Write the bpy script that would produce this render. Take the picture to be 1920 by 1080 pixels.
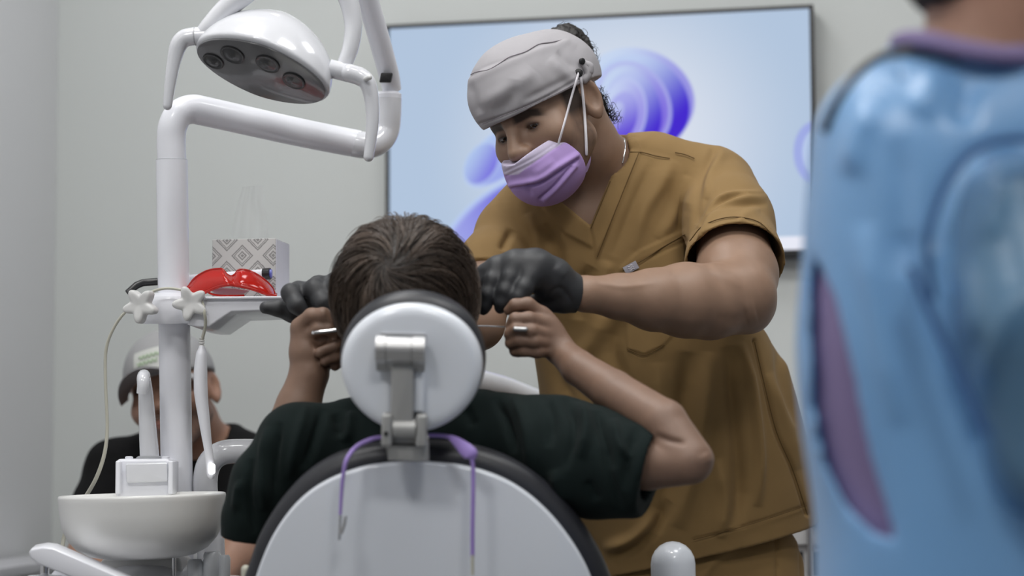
import bpy, math, random, time
import numpy as np
from mathutils import Vector, Matrix

T0 = time.time()
for _o in list(bpy.data.objects):
    bpy.data.objects.remove(_o)
rng = random.Random(7)
nrg = np.random.default_rng(7)
SC = bpy.context.scene
COL = SC.collection

# ------------------------------------------------------------------ camera
F = 3600.0                      # focal length in pixels of a 1920 wide frame
CAM = np.array([0.0, 0.0, 1.05])
PITCH = math.atan(290 / F)
ROLL = math.radians(0.35)
_r0 = np.array([1.0, 0, 0]); _u0 = np.array([0, -math.sin(PITCH), math.cos(PITCH)])
FWD = np.array([0, math.cos(PITCH), math.sin(PITCH)])
RIGHT = _r0 * math.cos(ROLL) - _u0 * math.sin(ROLL)
UP = _u0 * math.cos(ROLL) + _r0 * math.sin(ROLL)

cd = bpy.data.cameras.new('camera')
cd.sensor_width = 36.0
cd.lens = F / 1920 * 36.0
cd.clip_start = 0.05
cd.dof.use_dof = True
cd.dof.focus_distance = 2.86
cd.dof.aperture_fstop = cd.lens / 28.0
cam = bpy.data.objects.new('camera', cd)
COL.objects.link(cam)
cam.matrix_world = Matrix((
    (RIGHT[0], UP[0], -FWD[0], CAM[0]), (RIGHT[1], UP[1], -FWD[1], CAM[1]),
    (RIGHT[2], UP[2], -FWD[2], CAM[2]), (0, 0, 0, 1)))
SC.camera = cam

# ------------------------------------------------------------------ world, exposure
w = bpy.data.worlds.new('world'); SC.world = w
w.use_nodes = True
w.node_tree.nodes['Background'].inputs[0].default_value = (0.8, 0.85, 0.9, 1)
w.node_tree.nodes['Background'].inputs[1].default_value = 0.3
SC.view_settings.view_transform = 'Standard'
SC.view_settings.look = 'None'
SC.view_settings.exposure = 0.0
SC.view_settings.gamma = 1.0
SC.view_settings.use_curve_mapping = False
try:
    SC.cycles.use_denoising = True
    SC.cycles.denoiser = 'OPENIMAGEDENOISE'
    SC.cycles.max_bounces = 8
    SC.cycles.diffuse_bounces = 4
    SC.cycles.transparent_max_bounces = 8
    SC.cycles.caustics_reflective = False
    SC.cycles.caustics_refractive = False
    SC.cycles.sample_clamp_indirect = 4.0
except Exception:
    pass
PANEL_W = 14.0        # watts of each ceiling light panel
SPOT_W = 1.5


def P(px, py, d):
    return CAM + RIGHT * ((px - 960) / F * d) + UP * ((540 - py) / F * d) + FWD * d


HX = np.array([1.0, 0, 0]); HY = np.array([0, 1.0, 0]); HZ = np.array([0, 0, 1.0])


def V3(x, y, z):
    """image right, image up, towards the camera -> world direction"""
    return RIGHT * x + UP * y - FWD * z


def m(px, d):
    return px * d / F


def proj(V):
    q = V - CAM
    d = q @ FWD
    return 960 + F * (q @ RIGHT) / d, 540 - F * (q @ UP) / d, d


# ------------------------------------------------------------------ materials
def lin(c):
    c = [x / 255 for x in c]
    return tuple((x / 12.92 if x <= 0.04045 else ((x + 0.055) / 1.055) ** 2.4) for x in c) + (1.0,)


MATS = {}


def mat(name, c, rough=0.5, metal=0.0, coat=0.0, spec=0.5, bump=0.0, bscale=400.0, var=0.0, vscale=8.0,
        sss=0.0, sheen=0.0, emit=0.0, attr=False, trans=0.0, weave=0.0):
    if name in MATS:
        return MATS[name]
    mt = bpy.data.materials.new(name); mt.use_nodes = True
    nt = mt.node_tree; b = nt.nodes['Principled BSDF']
    L = nt.links.new
    col = c if len(c) == 4 else lin(c)
    b.inputs['Base Color'].default_value = col
    b.inputs['Roughness'].default_value = rough
    b.inputs['Metallic'].default_value = metal
    b.inputs['Coat Weight'].default_value = coat
    b.inputs['Coat Roughness'].default_value = 0.05
    b.inputs['Specular IOR Level'].default_value = spec
    if sss:
        b.inputs['Subsurface Weight'].default_value = sss
        b.inputs['Subsurface Radius'].default_value = (1.0, 0.35, 0.2)
        b.inputs['Subsurface Scale'].default_value = 0.008
    if sheen:
        b.inputs['Sheen Weight'].default_value = sheen
        b.inputs['Sheen Roughness'].default_value = 0.5
    if trans:
        b.inputs['Transmission Weight'].default_value = trans
    if emit:
        b.inputs['Emission Color'].default_value = col
        b.inputs['Emission Strength'].default_value = emit
    tc = nt.nodes.new('ShaderNodeTexCoord')
    src = None
    if attr:
        a = nt.nodes.new('ShaderNodeAttribute'); a.attribute_name = 'col'
        src = a.outputs['Color']
        L(src, b.inputs['Base Color'])
    if var:
        n = nt.nodes.new('ShaderNodeTexNoise'); n.inputs['Scale'].default_value = vscale
        n.inputs['Detail'].default_value = 4
        L(tc.outputs['Object'], n.inputs['Vector'])
        r = nt.nodes.new('ShaderNodeMapRange')
        r.inputs[1].default_value = 0.3; r.inputs[2].default_value = 0.7
        r.inputs[3].default_value = 1 - var; r.inputs[4].default_value = 1 + var
        L(n.outputs['Fac'], r.inputs[0])
        mx = nt.nodes.new('ShaderNodeMix'); mx.data_type = 'RGBA'; mx.blend_type = 'MULTIPLY'
        mx.inputs[0].default_value = 1.0
        if src is not None:
            L(src, mx.inputs[6])
        else:
            mx.inputs[6].default_value = col
        L(r.outputs[0], mx.inputs[7])
        L(mx.outputs[2], b.inputs['Base Color'])
    if bump:
        n = nt.nodes.new('ShaderNodeTexNoise'); n.inputs['Scale'].default_value = bscale
        n.inputs['Detail'].default_value = 3
        L(tc.outputs['Object'], n.inputs['Vector'])
        bp = nt.nodes.new('ShaderNodeBump'); bp.inputs['Strength'].default_value = bump
        bp.inputs['Distance'].default_value = 0.001
        L(n.outputs['Fac'], bp.inputs['Height'])
        L(bp.outputs['Normal'], b.inputs['Normal'])
    MATS[name] = mt
    return mt


M_WALL = mat('wall_paint', (0.635, 0.66, 0.645, 1), 0.7, bump=0.05, bscale=250, var=0.012, vscale=1.5)
M_WALL2 = mat('side_wall_paint', (0.70, 0.705, 0.72, 1), 0.7, bump=0.05, bscale=250)
M_WALL3 = mat('far_wall_paint', (0.36, 0.36, 0.37, 1), 0.7)
M_CEIL = mat('ceiling_paint', (0.58, 0.58, 0.58, 1), 0.8)
M_FLOOR = mat('floor_vinyl', (0.14, 0.14, 0.138, 1), 0.4, var=0.06, vscale=20)
M_WHITE = mat('white_plastic', (0.82, 0.83, 0.88, 1), 0.28, coat=0.4)
M_WHITE2 = mat('white_enamel', (0.70, 0.71, 0.745, 1), 0.18, coat=0.8)
M_CERAMIC = mat('glazed_ceramic', (0.76, 0.76, 0.74, 1), 0.3, coat=0.3)
M_OFFWHITE = mat('off_white_plastic', (0.66, 0.66, 0.65, 1), 0.4)
M_GREYPL = mat('grey_plastic', (0.36, 0.37, 0.39, 1), 0.35)
M_SHELL = mat('chair_shell_white', (0.74, 0.775, 0.83, 1), 0.3, coat=0.6)
M_BLACKL = mat('black_leatherette', (0.018, 0.019, 0.024, 1), 0.42, bump=0.15, bscale=500)
M_BLACK = mat('black_plastic', (0.012, 0.012, 0.013, 1), 0.35)
M_METAL = mat('brushed_aluminium', (0.55, 0.55, 0.55, 1), 0.35, metal=0.85)
M_CASTAL = mat('painted_aluminium', (0.42, 0.42, 0.41, 1), 0.42, metal=0.35)
M_CHROME = mat('chrome', (0.75, 0.75, 0.76, 1), 0.12, metal=1.0)
M_LAMPFACE = mat('lamp_face', (0.13, 0.13, 0.135, 1), 0.2, coat=0.6)
M_LENS = mat('lamp_lens', (0.03, 0.031, 0.033, 1), 0.22, coat=0.25)
M_CABLE = mat('cream_cable', (0.52, 0.51, 0.43, 1), 0.5)
M_PURPLE = mat('purple_silicone', (0.36, 0.25, 0.62, 1), 0.45)
M_RED = None


# ------------------------------------------------------------------ mesh helpers
def rootobj(name, label, cat, loc, group=None):
    o = bpy.data.objects.new(name, None)
    o.empty_display_size = 0.05
    COL.objects.link(o)
    o.location = Vector([float(x) for x in loc])
    o['label'] = label; o['category'] = cat
    if group:
        o['group'] = group
    return o


def mesh_np(name, verts, faces, smooth=True):
    """faces: (n,4) or (n,3) int array, or list of lists"""
    me = bpy.data.meshes.new(name)
    if isinstance(faces, np.ndarray):
        k = faces.shape[1]; n = len(faces)
        me.vertices.add(len(verts)); me.vertices.foreach_set('co', np.asarray(verts, np.float32).ravel())
        me.loops.add(n * k); me.loops.foreach_set('vertex_index', faces.astype(np.int32).ravel())
        me.polygons.add(n)
        me.polygons.foreach_set('loop_start', np.arange(0, n * k, k, dtype=np.int32))
        me.update(calc_edges=True)
        me.validate()
    else:
        me.from_pydata([tuple(map(float, v)) for v in verts], [], [tuple(map(int, f)) for f in faces])
        me.update()
    if smooth:
        me.polygons.foreach_set('use_smooth', np.ones(len(me.polygons), bool))
    return me


def obj(name, verts, faces, material, parent=None, smooth=True, angle=None, label=None, colors=None):
    """verts in world space; the object's origin is its parent's origin (or its own centroid)"""
    verts = np.asarray(verts, float)
    if parent is not None:
        o0 = np.array(parent['_o'] if '_o' in parent.keys() else parent.location)
    else:
        o0 = np.array([verts[:, 0].mean(), verts[:, 1].mean(), verts[:, 2].min()])
    me = mesh_np(name, verts - o0, faces, smooth)
    if colors is not None:
        ca = me.color_attributes.new('col', 'FLOAT_COLOR', 'POINT')
        c4 = np.ones((len(verts), 4), np.float32); c4[:, :3] = colors
        ca.data.foreach_set('color', c4.ravel())
    me.materials.append(material)
    if angle is not None:
        try:
            me.set_sharp_from_angle(angle=math.radians(angle))
        except Exception:
            pass
    o = bpy.data.objects.new(name, me)
    COL.objects.link(o)
    if parent is not None:
        o.parent = parent
        if parent.type == 'EMPTY':
            pass
    else:
        o.location = Vector(o0)
    o['_o'] = [float(x) for x in o0]
    if label:
        o['label'] = label
    return o


def catmull(pts, n=8):
    pts = [np.asarray(p, float) for p in pts]
    if len(pts) < 3:
        return np.array(pts)
    ext = [2 * pts[0] - pts[1]] + pts + [2 * pts[-1] - pts[-2]]
    out = []
    for i in range(1, len(ext) - 2):
        p0, p1, p2, p3 = ext[i - 1:i + 3]
        for k in range(n):
            t = k / n
            out.append(0.5 * ((2 * p1) + (-p0 + p2) * t + (2 * p0 - 5 * p1 + 4 * p2 - p3) * t * t
                              + (-p0 + 3 * p1 - 3 * p2 + p3) * t ** 3))
    out.append(pts[-1])
    return np.array(out)


def unit(v):
    v = np.asarray(v, float)
    return v / (np.linalg.norm(v) + 1e-12)


def tube_vf(pts, rad, segs=16, caps=True, flat=1.0, up=None):
    """pts (n,3); rad scalar or per-point; flat squashes the section along the frame's second axis"""
    pts = np.asarray(pts, float); n = len(pts)
    rad = np.full(n, rad) if np.isscalar(rad) else np.asarray(rad, float)
    tg = np.gradient(pts, axis=0); tg /= np.linalg.norm(tg, axis=1)[:, None] + 1e-12
    u = np.array([0, 0, 1.0]) if up is None else np.asarray(up, float)
    if abs(tg[0] @ u) > 0.95 and up is None:
        u = np.array([1.0, 0, 0])
    a = unit(np.cross(tg[0], u)); V = []
    th = np.linspace(0, 2 * math.pi, segs, endpoint=False)
    for i in range(n):
        a = unit(a - tg[i] * (a @ tg[i])); b = np.cross(tg[i], a)
        V.append(pts[i] + rad[i] * (np.cos(th)[:, None] * a + flat * np.sin(th)[:, None] * b))
    V = np.concatenate(V)
    Fc = []
    for i in range(n - 1):
        for k in range(segs):
            k2 = (k + 1) % segs
            Fc.append((i * segs + k, i * segs + k2, (i + 1) * segs + k2, (i + 1) * segs + k))
    if caps:
        Fc.append(tuple(range(segs))[::-1]); Fc.append(tuple((n - 1) * segs + k for k in range(segs)))
    return V, Fc


def tube(name, pts, rad, material, parent=None, segs=16, smooth_path=0, caps=True, flat=1.0, up=None, label=None, round_ends=False):
    pts = np.asarray(pts, float)
    if smooth_path:
        n0 = len(pts); p2 = catmull(pts, smooth_path)
        if not np.isscalar(rad):
            rad = np.interp(np.linspace(0, n0 - 1, len(p2)), np.arange(n0), rad)
        pts = p2
    if np.isscalar(rad):
        rad = np.full(len(pts), float(rad))
    rad = np.asarray(rad, float)
    if round_ends:
        def cap(p, dr, r):
            a = np.linspace(0, math.pi / 2, 6)[1:]
            return np.array([p + dr * r * math.sin(t) for t in a]), np.array([max(r * math.cos(t), r * 0.03) for t in a])
        d0 = unit(pts[0] - pts[1]); d1 = unit(pts[-1] - pts[-2])
        c0, r0 = cap(pts[0], d0, rad[0]); c1, r1 = cap(pts[-1], d1, rad[-1])
        pts = np.concatenate([c0[::-1], pts, c1]); rad = np.concatenate([r0[::-1], rad, r1])
    v, f = tube_vf(pts, rad, segs, caps, flat, up)
    return obj(name, v, f, material, parent, angle=50, label=label)


def frame_of(axis, hint=None):
    z = unit(axis)
    h = np.array([1.0, 0, 0]) if hint is None else np.asarray(hint, float)
    if abs(z @ unit(h)) > 0.95:
        h = np.array([0, 1.0, 0])
    x = unit(h - z * (h @ z)); y = np.cross(z, x)
    return x, y, z


def lathe_vf(profile, o, axis, segs=48, sx=1.0, sy=1.0, hint=None):
    """profile: list of (r, h) along axis"""
    x, y, z = frame_of(axis, hint)
    th = np.linspace(0, 2 * math.pi, segs, endpoint=False)
    V = []
    for r, h in profile:
        V.append(np.asarray(o) + z * h + r * (sx * np.cos(th)[:, None] * x + sy * np.sin(th)[:, None] * y))
    V = np.concatenate(V); n = len(profile); Fc = []
    for i in range(n - 1):
        for k in range(segs):
            k2 = (k + 1) % segs
            Fc.append((i * segs + k, i * segs + k2, (i + 1) * segs + k2, (i + 1) * segs + k))
    Fc.append(tuple(range(segs))[::-1]); Fc.append(tuple((n - 1) * segs + k for k in range(segs)))
    return V, Fc


def lathe(name, profile, o, axis, material, parent=None, segs=48, sx=1.0, sy=1.0, hint=None, angle=40, label=None):
    v, f = lathe_vf(profile, o, axis, segs, sx, sy, hint)
    return obj(name, v, f, material, parent, angle=angle, label=label)


def poly_vf(outline, th, bev, fo, X, Y, Z, rings=3):
    """outline (n,2) in the X,Y plane at origin fo; extruded along Z by th with rounded rims (counter-clockwise outline)"""
    o2 = np.asarray(outline, float); n = len(o2)
    t = np.roll(o2, -1, 0) - np.roll(o2, 1, 0); t /= np.linalg.norm(t, axis=1)[:, None] + 1e-12
    nrm = np.stack([t[:, 1], -t[:, 0]], 1)
    prof = []
    for k in range(rings + 1):
        a = math.pi / 2 * k / rings
        prof.append((-bev * (1 - math.sin(a)), bev * (1 - math.cos(a))))
    prof += [(i, th - z) for i, z in prof[::-1]]
    V = []
    for off, z in prof:
        q = o2 + nrm * off
        V.append(np.asarray(fo) + q[:, :1] * X + q[:, 1:] * Y + z * np.asarray(Z))
    V = np.concatenate(V); Fc = []; k = len(prof)
    for i in range(k - 1):
        for j in range(n):
            j2 = (j + 1) % n
            Fc.append((i * n + j, i * n + j2, (i + 1) * n + j2, (i + 1) * n + j))
    Fc.append(tuple(range(n))[::-1]); Fc.append(tuple((k - 1) * n + j for j in range(n)))
    return V, Fc


def prism(name, outline, th, bev, fo, X, Y, Z, material, parent=None, angle=35, label=None):
    o2 = np.asarray(outline, float)
    if 0.5 * np.sum(o2[:, 0] * np.roll(o2[:, 1], -1) - np.roll(o2[:, 0], -1) * o2[:, 1]) < 0:
        outline = o2[::-1]
    v, f = poly_vf(outline, th, bev, fo, np.asarray(X), np.asarray(Y), np.asarray(Z))
    if np.dot(np.cross(X, Y), Z) < 0:
        f = [tuple(q)[::-1] for q in f]
    return obj(name, v, f, material, parent, angle=angle, label=label)


def rrect(wd, ht, r, n=5):
    pts = []
    for cx, cy, a0 in ((wd / 2 - r, ht / 2 - r, 0), (-wd / 2 + r, ht / 2 - r, 90), (-wd / 2 + r, -ht / 2 + r, 180), (wd / 2 - r, -ht / 2 + r, 270)):
        for k in range(n + 1):
            a = math.radians(a0 + 90 * k / n)
            pts.append((cx + r * math.cos(a), cy + r * math.sin(a)))
    return np.array(pts)


def box(name, c, size, material, parent=None, X=(1, 0, 0), Y=(0, 1, 0), Z=(0, 0, 1), bev=0.002, r=None, label=None):
    """bevelled box centred at c; X,Y,Z its axes"""
    X, Y, Z = map(np.asarray, (X, Y, Z))
    r = bev if r is None else r
    r = min(r, size[0] / 2.01, size[1] / 2.01)
    out = rrect(size[0], size[1], max(r, 1e-4), 4)
    return prism(name, out, size[2], min(bev, size[2] / 2.01, r if r > 1e-4 else 1e-4), np.asarray(c) - Z * size[2] / 2, X, Y, Z, material, parent, label=label)


# ------------------------------------------------------------------ distance fields and their mesher
def f32(a):
    return np.asarray(a, np.float32)


def s_sph(c, r):
    c = f32(c)
    return lambda p: np.linalg.norm(p - c, axis=1) - r


def s_ell(c, rad, R=None):
    c = f32(c); rad = f32(rad); Rm = None if R is None else f32(R)

    def f(p):
        q = p - c
        if Rm is not None:
            q = q @ Rm.T
        k0 = np.linalg.norm(q / rad, axis=1); k1 = np.linalg.norm(q / (rad * rad), axis=1)
        return k0 * (k0 - 1) / (k1 + 1e-9)
    return f


def s_cone(a, b, r1, r2):
    a = f32(a); b = f32(b); ba = b - a; L2 = float(ba @ ba) + 1e-12

    def f(p):
        q = p - a
        t = np.clip((q @ ba) / L2, 0, 1)
        return np.linalg.norm(q - t[:, None] * ba, axis=1) - (r1 + t * (r2 - r1))
    return f


def smin(a, b, k):
    h = np.maximum(k - np.abs(a - b), 0) / k
    return np.minimum(a, b) - h * h * k * 0.25


def smax(a, b, k):
    return -smin(-a, -b, k)


def s_union(fs, k=0.0):
    def f(p):
        d = fs[0](p)
        for g in fs[1:]:
            e = g(p)
            d = np.minimum(d, e) if k <= 0 else smin(d, e, k)
        return d
    return f


def s_chain(pts, k=0.01):
    """pts: list of (position, radius)"""
    return s_union([s_cone(pts[i][0], pts[i + 1][0], pts[i][1], pts[i + 1][1]) for i in range(len(pts) - 1)], k)


def pchain(pts, k=0.01):
    """pts: (px, py, depth, r_px)"""
    q = [(P(x, y, d), m(r, d)) for x, y, d, r in pts]
    a = np.array([v[0] for v in q]); c = (a.min(0) + a.max(0)) / 2
    return cull(s_chain(q, k), c, max(np.linalg.norm(v - c) + r for v, r in q))


def s_plane(pt, n):
    """negative on the side opposite to n"""
    pt = f32(pt); n = f32(unit(n))
    return lambda p: (p - pt) @ n


def s_loft(rows, yaw=0.0, n=2.3):
    """rows: (px centre, py, depth, half width px, half depth m) from top to bottom; ellipse sections stacked in z"""
    zs, cx, cy, rx, ry = [], [], [], [], []
    for x, y, d, hw, hd in rows:
        q = P(x, y, d); zs.append(q[2]); cx.append(q[0]); cy.append(q[1]); rx.append(m(hw, d)); ry.append(hd)
    zs, cx, cy, rx, ry = [f32(v[::-1]) for v in (zs, cx, cy, rx, ry)]
    # resample smoothly
    zz = np.linspace(zs[0], zs[-1], 60)
    def sm(v):
        q = np.interp(zz, zs, v)
        for _ in range(4):
            q[1:-1] = (q[:-2] + 2 * q[1:-1] + q[2:]) / 4
        return q
    cx, cy, rx, ry = sm(cx), sm(cy), sm(rx), sm(ry)
    c, s = math.cos(yaw), math.sin(yaw)

    def f(p):
        z = p[:, 2]
        dx = p[:, 0] - np.interp(z, zz, cx); dy = p[:, 1] - np.interp(z, zz, cy)
        a = np.interp(z, zz, rx); b = np.interp(z, zz, ry)
        u = c * dx + s * dy; v = -s * dx + c * dy
        k0 = (np.abs(u / a) ** n + np.abs(v / b) ** n) ** (1 / n)
        d = (k0 - 1) * np.minimum(a, b) * np.where(k0 > 1, 1.0, 1.0)
        return np.maximum(d, np.maximum(z - zz[-1], zz[0] - z)).astype(np.float32)
    return f


def mesh_sdf(f, lo, hi, h, slack=1.4):
    """sparse surface nets -> verts, quads"""
    lo = np.asarray(lo, float); hi = np.asarray(hi, float)
    B = 8
    nb = np.ceil((hi - lo) / (h * B)).astype(int)
    g = np.stack(np.meshgrid(*[np.arange(k) for k in nb], indexing='ij'), -1).reshape(-1, 3)
    cen = lo + (g + 0.5) * (h * B)
    d = f(f32(cen))
    act = g[np.abs(d) < h * B * 0.87 * slack]
    if len(act) == 0:
        raise RuntimeError('empty field')
    l = np.arange(B + 1)
    lg = np.stack(np.meshgrid(l, l, l, indexing='ij'), -1).reshape(-1, 3)
    NC = nb * B + 2
    Vs, Vid, quads = [], [], []
    vals = []
    CH = 1500
    for i in range(0, len(act), CH):
        a = act[i:i + CH]
        pts = lo + ((a * B)[:, None, :] + lg[None]) * h
        vals.append(f(f32(pts.reshape(-1, 3))).reshape(len(a), B + 1, B + 1, B + 1))
    D = np.concatenate(vals)
    ins = D < 0
    # cells
    corn = [(x, y, z) for x in (0, 1) for y in (0, 1) for z in (0, 1)]
    sl = lambda A, x, y, z: A[:, x:x + B, y:y + B, z:z + B]
    cnt = sum(sl(ins, *c).astype(np.int8) for c in corn)
    bi, ci, cj, ck = np.nonzero((cnt > 0) & (cnt < 8))
    cv = np.stack([D[bi, ci + x, cj + y, ck + z] for x, y, z in corn], 1)
    ci3 = np.stack([ci, cj, ck], 1)
    acc = np.zeros((len(bi), 3)); num = np.zeros(len(bi))
    for a in range(8):
        for b in range(a + 1, 8):
            df = np.abs(np.array(corn[a]) - np.array(corn[b]))
            if df.sum() != 1:
                continue
            cr = (cv[:, a] < 0) != (cv[:, b] < 0)
            t = np.where(cr, cv[:, a] / np.where(cr, cv[:, a] - cv[:, b], 1), 0)
            pt = np.array(corn[a]) + t[:, None] * (np.array(corn[b]) - np.array(corn[a]))
            acc += np.where(cr[:, None], pt, 0); num += cr
    gcell = act[bi] * B + ci3
    verts = lo + (gcell + acc / num[:, None]) * h
    key = (gcell[:, 0].astype(np.int64) * NC[1] + gcell[:, 1]) * NC[2] + gcell[:, 2]
    order = np.argsort(key); skey = key[order]

    def find(c):
        k = (c[:, 0].astype(np.int64) * NC[1] + c[:, 1]) * NC[2] + c[:, 2]
        j = np.clip(np.searchsorted(skey, k), 0, len(skey) - 1)
        return np.where(skey[j] == k, order[j], -1)
    for ax in range(3):
        e1 = [0, 0, 0]; e1[ax] = 1
        A0 = ins[:, :B, :B, :B]
        A1 = ins[:, e1[0]:B + e1[0], e1[1]:B + e1[1], e1[2]:B + e1[2]]
        b2, i2, j2, k2 = np.nonzero(A0 != A1)
        c = act[b2] * B + np.stack([i2, j2, k2], 1)
        o1, o2 = [(1, 2), (2, 0), (0, 1)][ax]
        d1 = np.zeros(3, int); d1[o1] = 1
        d2 = np.zeros(3, int); d2[o2] = 1
        q = np.stack([find(c - d1 - d2), find(c - d2), find(c), find(c - d1)], 1)
        flip = ~A0[b2, i2, j2, k2]
        q[flip] = q[flip][:, ::-1]
        quads.append(q[(q >= 0).all(1)])
    return verts, np.concatenate(quads)


def normals_of(V, Q):
    a, b, c, d = V[Q[:, 0]], V[Q[:, 1]], V[Q[:, 2]], V[Q[:, 3]]
    n = np.cross(c - a, d - b)
    N = np.zeros_like(V)
    for k in range(4):
        np.add.at(N, Q[:, k], n)
    return N / (np.linalg.norm(N, axis=1)[:, None] + 1e-12)


def relax(V, Q, it=2, lam=0.5):
    E = np.concatenate([Q[:, [0, 1]], Q[:, [1, 2]], Q[:, [2, 3]], Q[:, [3, 0]]])
    E = np.concatenate([E, E[:, ::-1]])
    cnt = np.bincount(E[:, 0], minlength=len(V)).astype(float)
    for _ in range(it):
        S = np.stack([np.bincount(E[:, 0], weights=V[E[:, 1], k], minlength=len(V)) for k in range(3)], 1)
        V = V + lam * (S / np.maximum(cnt, 1)[:, None] - V) * (cnt > 0)[:, None]
    return V


def polydist(px, py, poly):
    best = np.full(len(px), 1e9); bt = np.zeros(len(px))
    n = len(poly) - 1
    for i in range(n):
        ax, ay = poly[i]; bx, by = poly[i + 1]
        dx, dy = bx - ax, by - ay
        t = np.clip(((px - ax) * dx + (py - ay) * dy) / (dx * dx + dy * dy + 1e-9), 0, 1)
        d = np.hypot(px - ax - t * dx, py - ay - t * dy)
        u = d < best
        best = np.where(u, d, best); bt = np.where(u, (i + t) / n, bt)
    return best, bt


def inside(px, py, poly):
    """signed distance to a polygon in pixels (negative inside)"""
    pts = list(poly); cl = pts + [pts[0]]
    d, _ = polydist(px, py, cl)
    c = np.zeros(len(px), bool)
    for i in range(len(pts)):
        ax, ay = pts[i]; bx, by = cl[i + 1]
        if ay == by:
            continue
        cond = ((ay > py) != (by > py)) & (px < (bx - ax) * (py - ay) / (by - ay) + ax)
        c ^= cond
    return np.where(c, -d, d)


def fold(poly, wdt, amp, taper=True):
    """displacement along the normal (metres), positive outwards, following a polyline given in photo pixels"""
    pl = catmull([np.array(q, float) for q in poly], 4).tolist() if len(poly) > 2 else poly

    def g(px, py):
        d, t = polydist(px, py, pl)
        e = amp * np.exp(-(d / wdt) ** 2)
        if taper:
            e = e * np.clip(4 * t, 0, 1) ** .7 * np.clip(4 * (1 - t), 0, 1) ** .7
        return e
    return g


def noise3(V, scale, seed=0, oct=3):
    r = np.random.default_rng(seed)
    out = np.zeros(len(V)); a = 1.0
    for o in range(oct):
        for k in range(5):
            dv = r.normal(size=3); dv /= np.linalg.norm(dv)
            out += a / 5 * np.sin(V @ dv * scale * 2 ** o * (0.7 + .6 * r.random()) + r.random() * 6.28)
        a *= 0.5
    return out


TIMES = []


def sdf_obj(name, f, lo, hi, h, material, parent, folds=(), near=None, nz=None, rel=1, colors=None, label=None, angle=None, fmask=None):
    t0 = time.time()
    V, Q = mesh_sdf(f, lo, hi, h)
    TIMES.append((round(time.time() - t0, 2), name, len(V)))
    if rel:
        V = relax(V, Q, rel)
    if folds or nz:
        N = normals_of(V, Q)
        px, py, d = proj(V)
        front = np.clip(-(N @ FWD) * 2.0 + 0.5, 0, 1)
        dd = np.zeros(len(V))
        for g in folds:
            dd += g(px, py)
        dd *= front
        if nz:
            dd += nz[0] * noise3(V, nz[1], nz[2])
        V = V + N * dd[:, None]
    cols = colors(V) if callable(colors) else colors
    o = obj(name, V, Q, material, parent, colors=cols, label=label, angle=angle)
    return o


def bounds(pts, pad):
    a = np.array(pts, float)
    return a.min(0) - pad, a.max(0) + pad


def pb(x0, y0, x1, y1, d0, d1, pad=0.01):
    pts = [P(x, y, d) for x in (x0, x1) for y in (y0, y1) for d in (d0, d1)]
    return bounds(pts, pad)


def raymarch_many(f, pl, d0=1.0, d1=5.0):
    """depth where the sight lines through photo pixels meet the field (nan where they miss)"""
    dr = np.array([P(x, y, 1.0) for x, y in pl]) - CAM
    L = np.linalg.norm(dr, axis=1)
    d = np.full(len(dr), d0)
    for _ in range(260):
        v = f(f32(CAM + dr * d[:, None]))
        d = np.where((v > 0.0004) & (d < d1), d + np.maximum(v, 0.0005) * 0.75 / L, d)
    return np.where(d >= d1, np.nan, d)


def raymarch(f, px, py, d0=1.0, d1=5.0):
    v = raymarch_many(f, [(px, py)], d0, d1)[0]
    return None if np.isnan(v) else float(v)


def on(f, poly, lift=0.0, d0=1.0, d1=5.0, n=6, fallback=None):
    """points of a pixel polyline laid on the surface of a field; points that miss it are dropped"""
    pl = catmull([np.array(q, float) for q in poly], n) if len(poly) > 2 else np.array([np.array(poly[0]) + (np.array(poly[-1]) - np.array(poly[0])) * t for t in np.linspace(0, 1, n)], float)
    ds = raymarch_many(f, pl, d0, d1)
    return np.array([P(x, y, q - lift) for (x, y), q in zip(pl, ds) if not np.isnan(q)])


def cull(f, c, r):
    """evaluate f only near its own ball; a safe lower bound elsewhere"""
    c = f32(c)

    def g(p):
        q = np.linalg.norm(p - c, axis=1)
        nr = q < r + 0.05
        out = (q - r).astype(np.float32)
        if nr.any():
            out[nr] = f(p[nr])
        return out
    return g

# ==BODY==

# ================================================================== the room
YAW = math.radians(11)
RU = np.array([math.cos(YAW), -math.sin(YAW), 0.0])      # along the back wall, to the right
RN = np.array([-math.sin(YAW), -math.cos(YAW), 0.0])     # out of the back wall, towards the camera
RZ = np.array([0, 0, 1.0])
TVC = P(1125, 262, 4.2)


def wallpt(px, py, off=0.0):
    dr = P(px, py, 1.0) - CAM
    t = ((TVC + RN * off - CAM) @ RN) / (dr @ RN)
    return CAM + dr * t


CORN = wallpt(101, 700); CORN[2] = 0
RW, RD, RH = 3.7, 6.2, 3.15


def room(u, n, z=0.0):
    return CORN + RU * u + RN * n + RZ * z


def struct(o):
    o['kind'] = 'structure'
    return o


def slab(name, u0, u1, n0, n1, z0, z1, material, parent=None):
    c = room((u0 + u1) / 2, (n0 + n1) / 2, (z0 + z1) / 2)
    return box(name, c, (u1 - u0, n1 - n0, z1 - z0), material, parent, RU, RN, RZ, bev=0.001)


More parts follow.
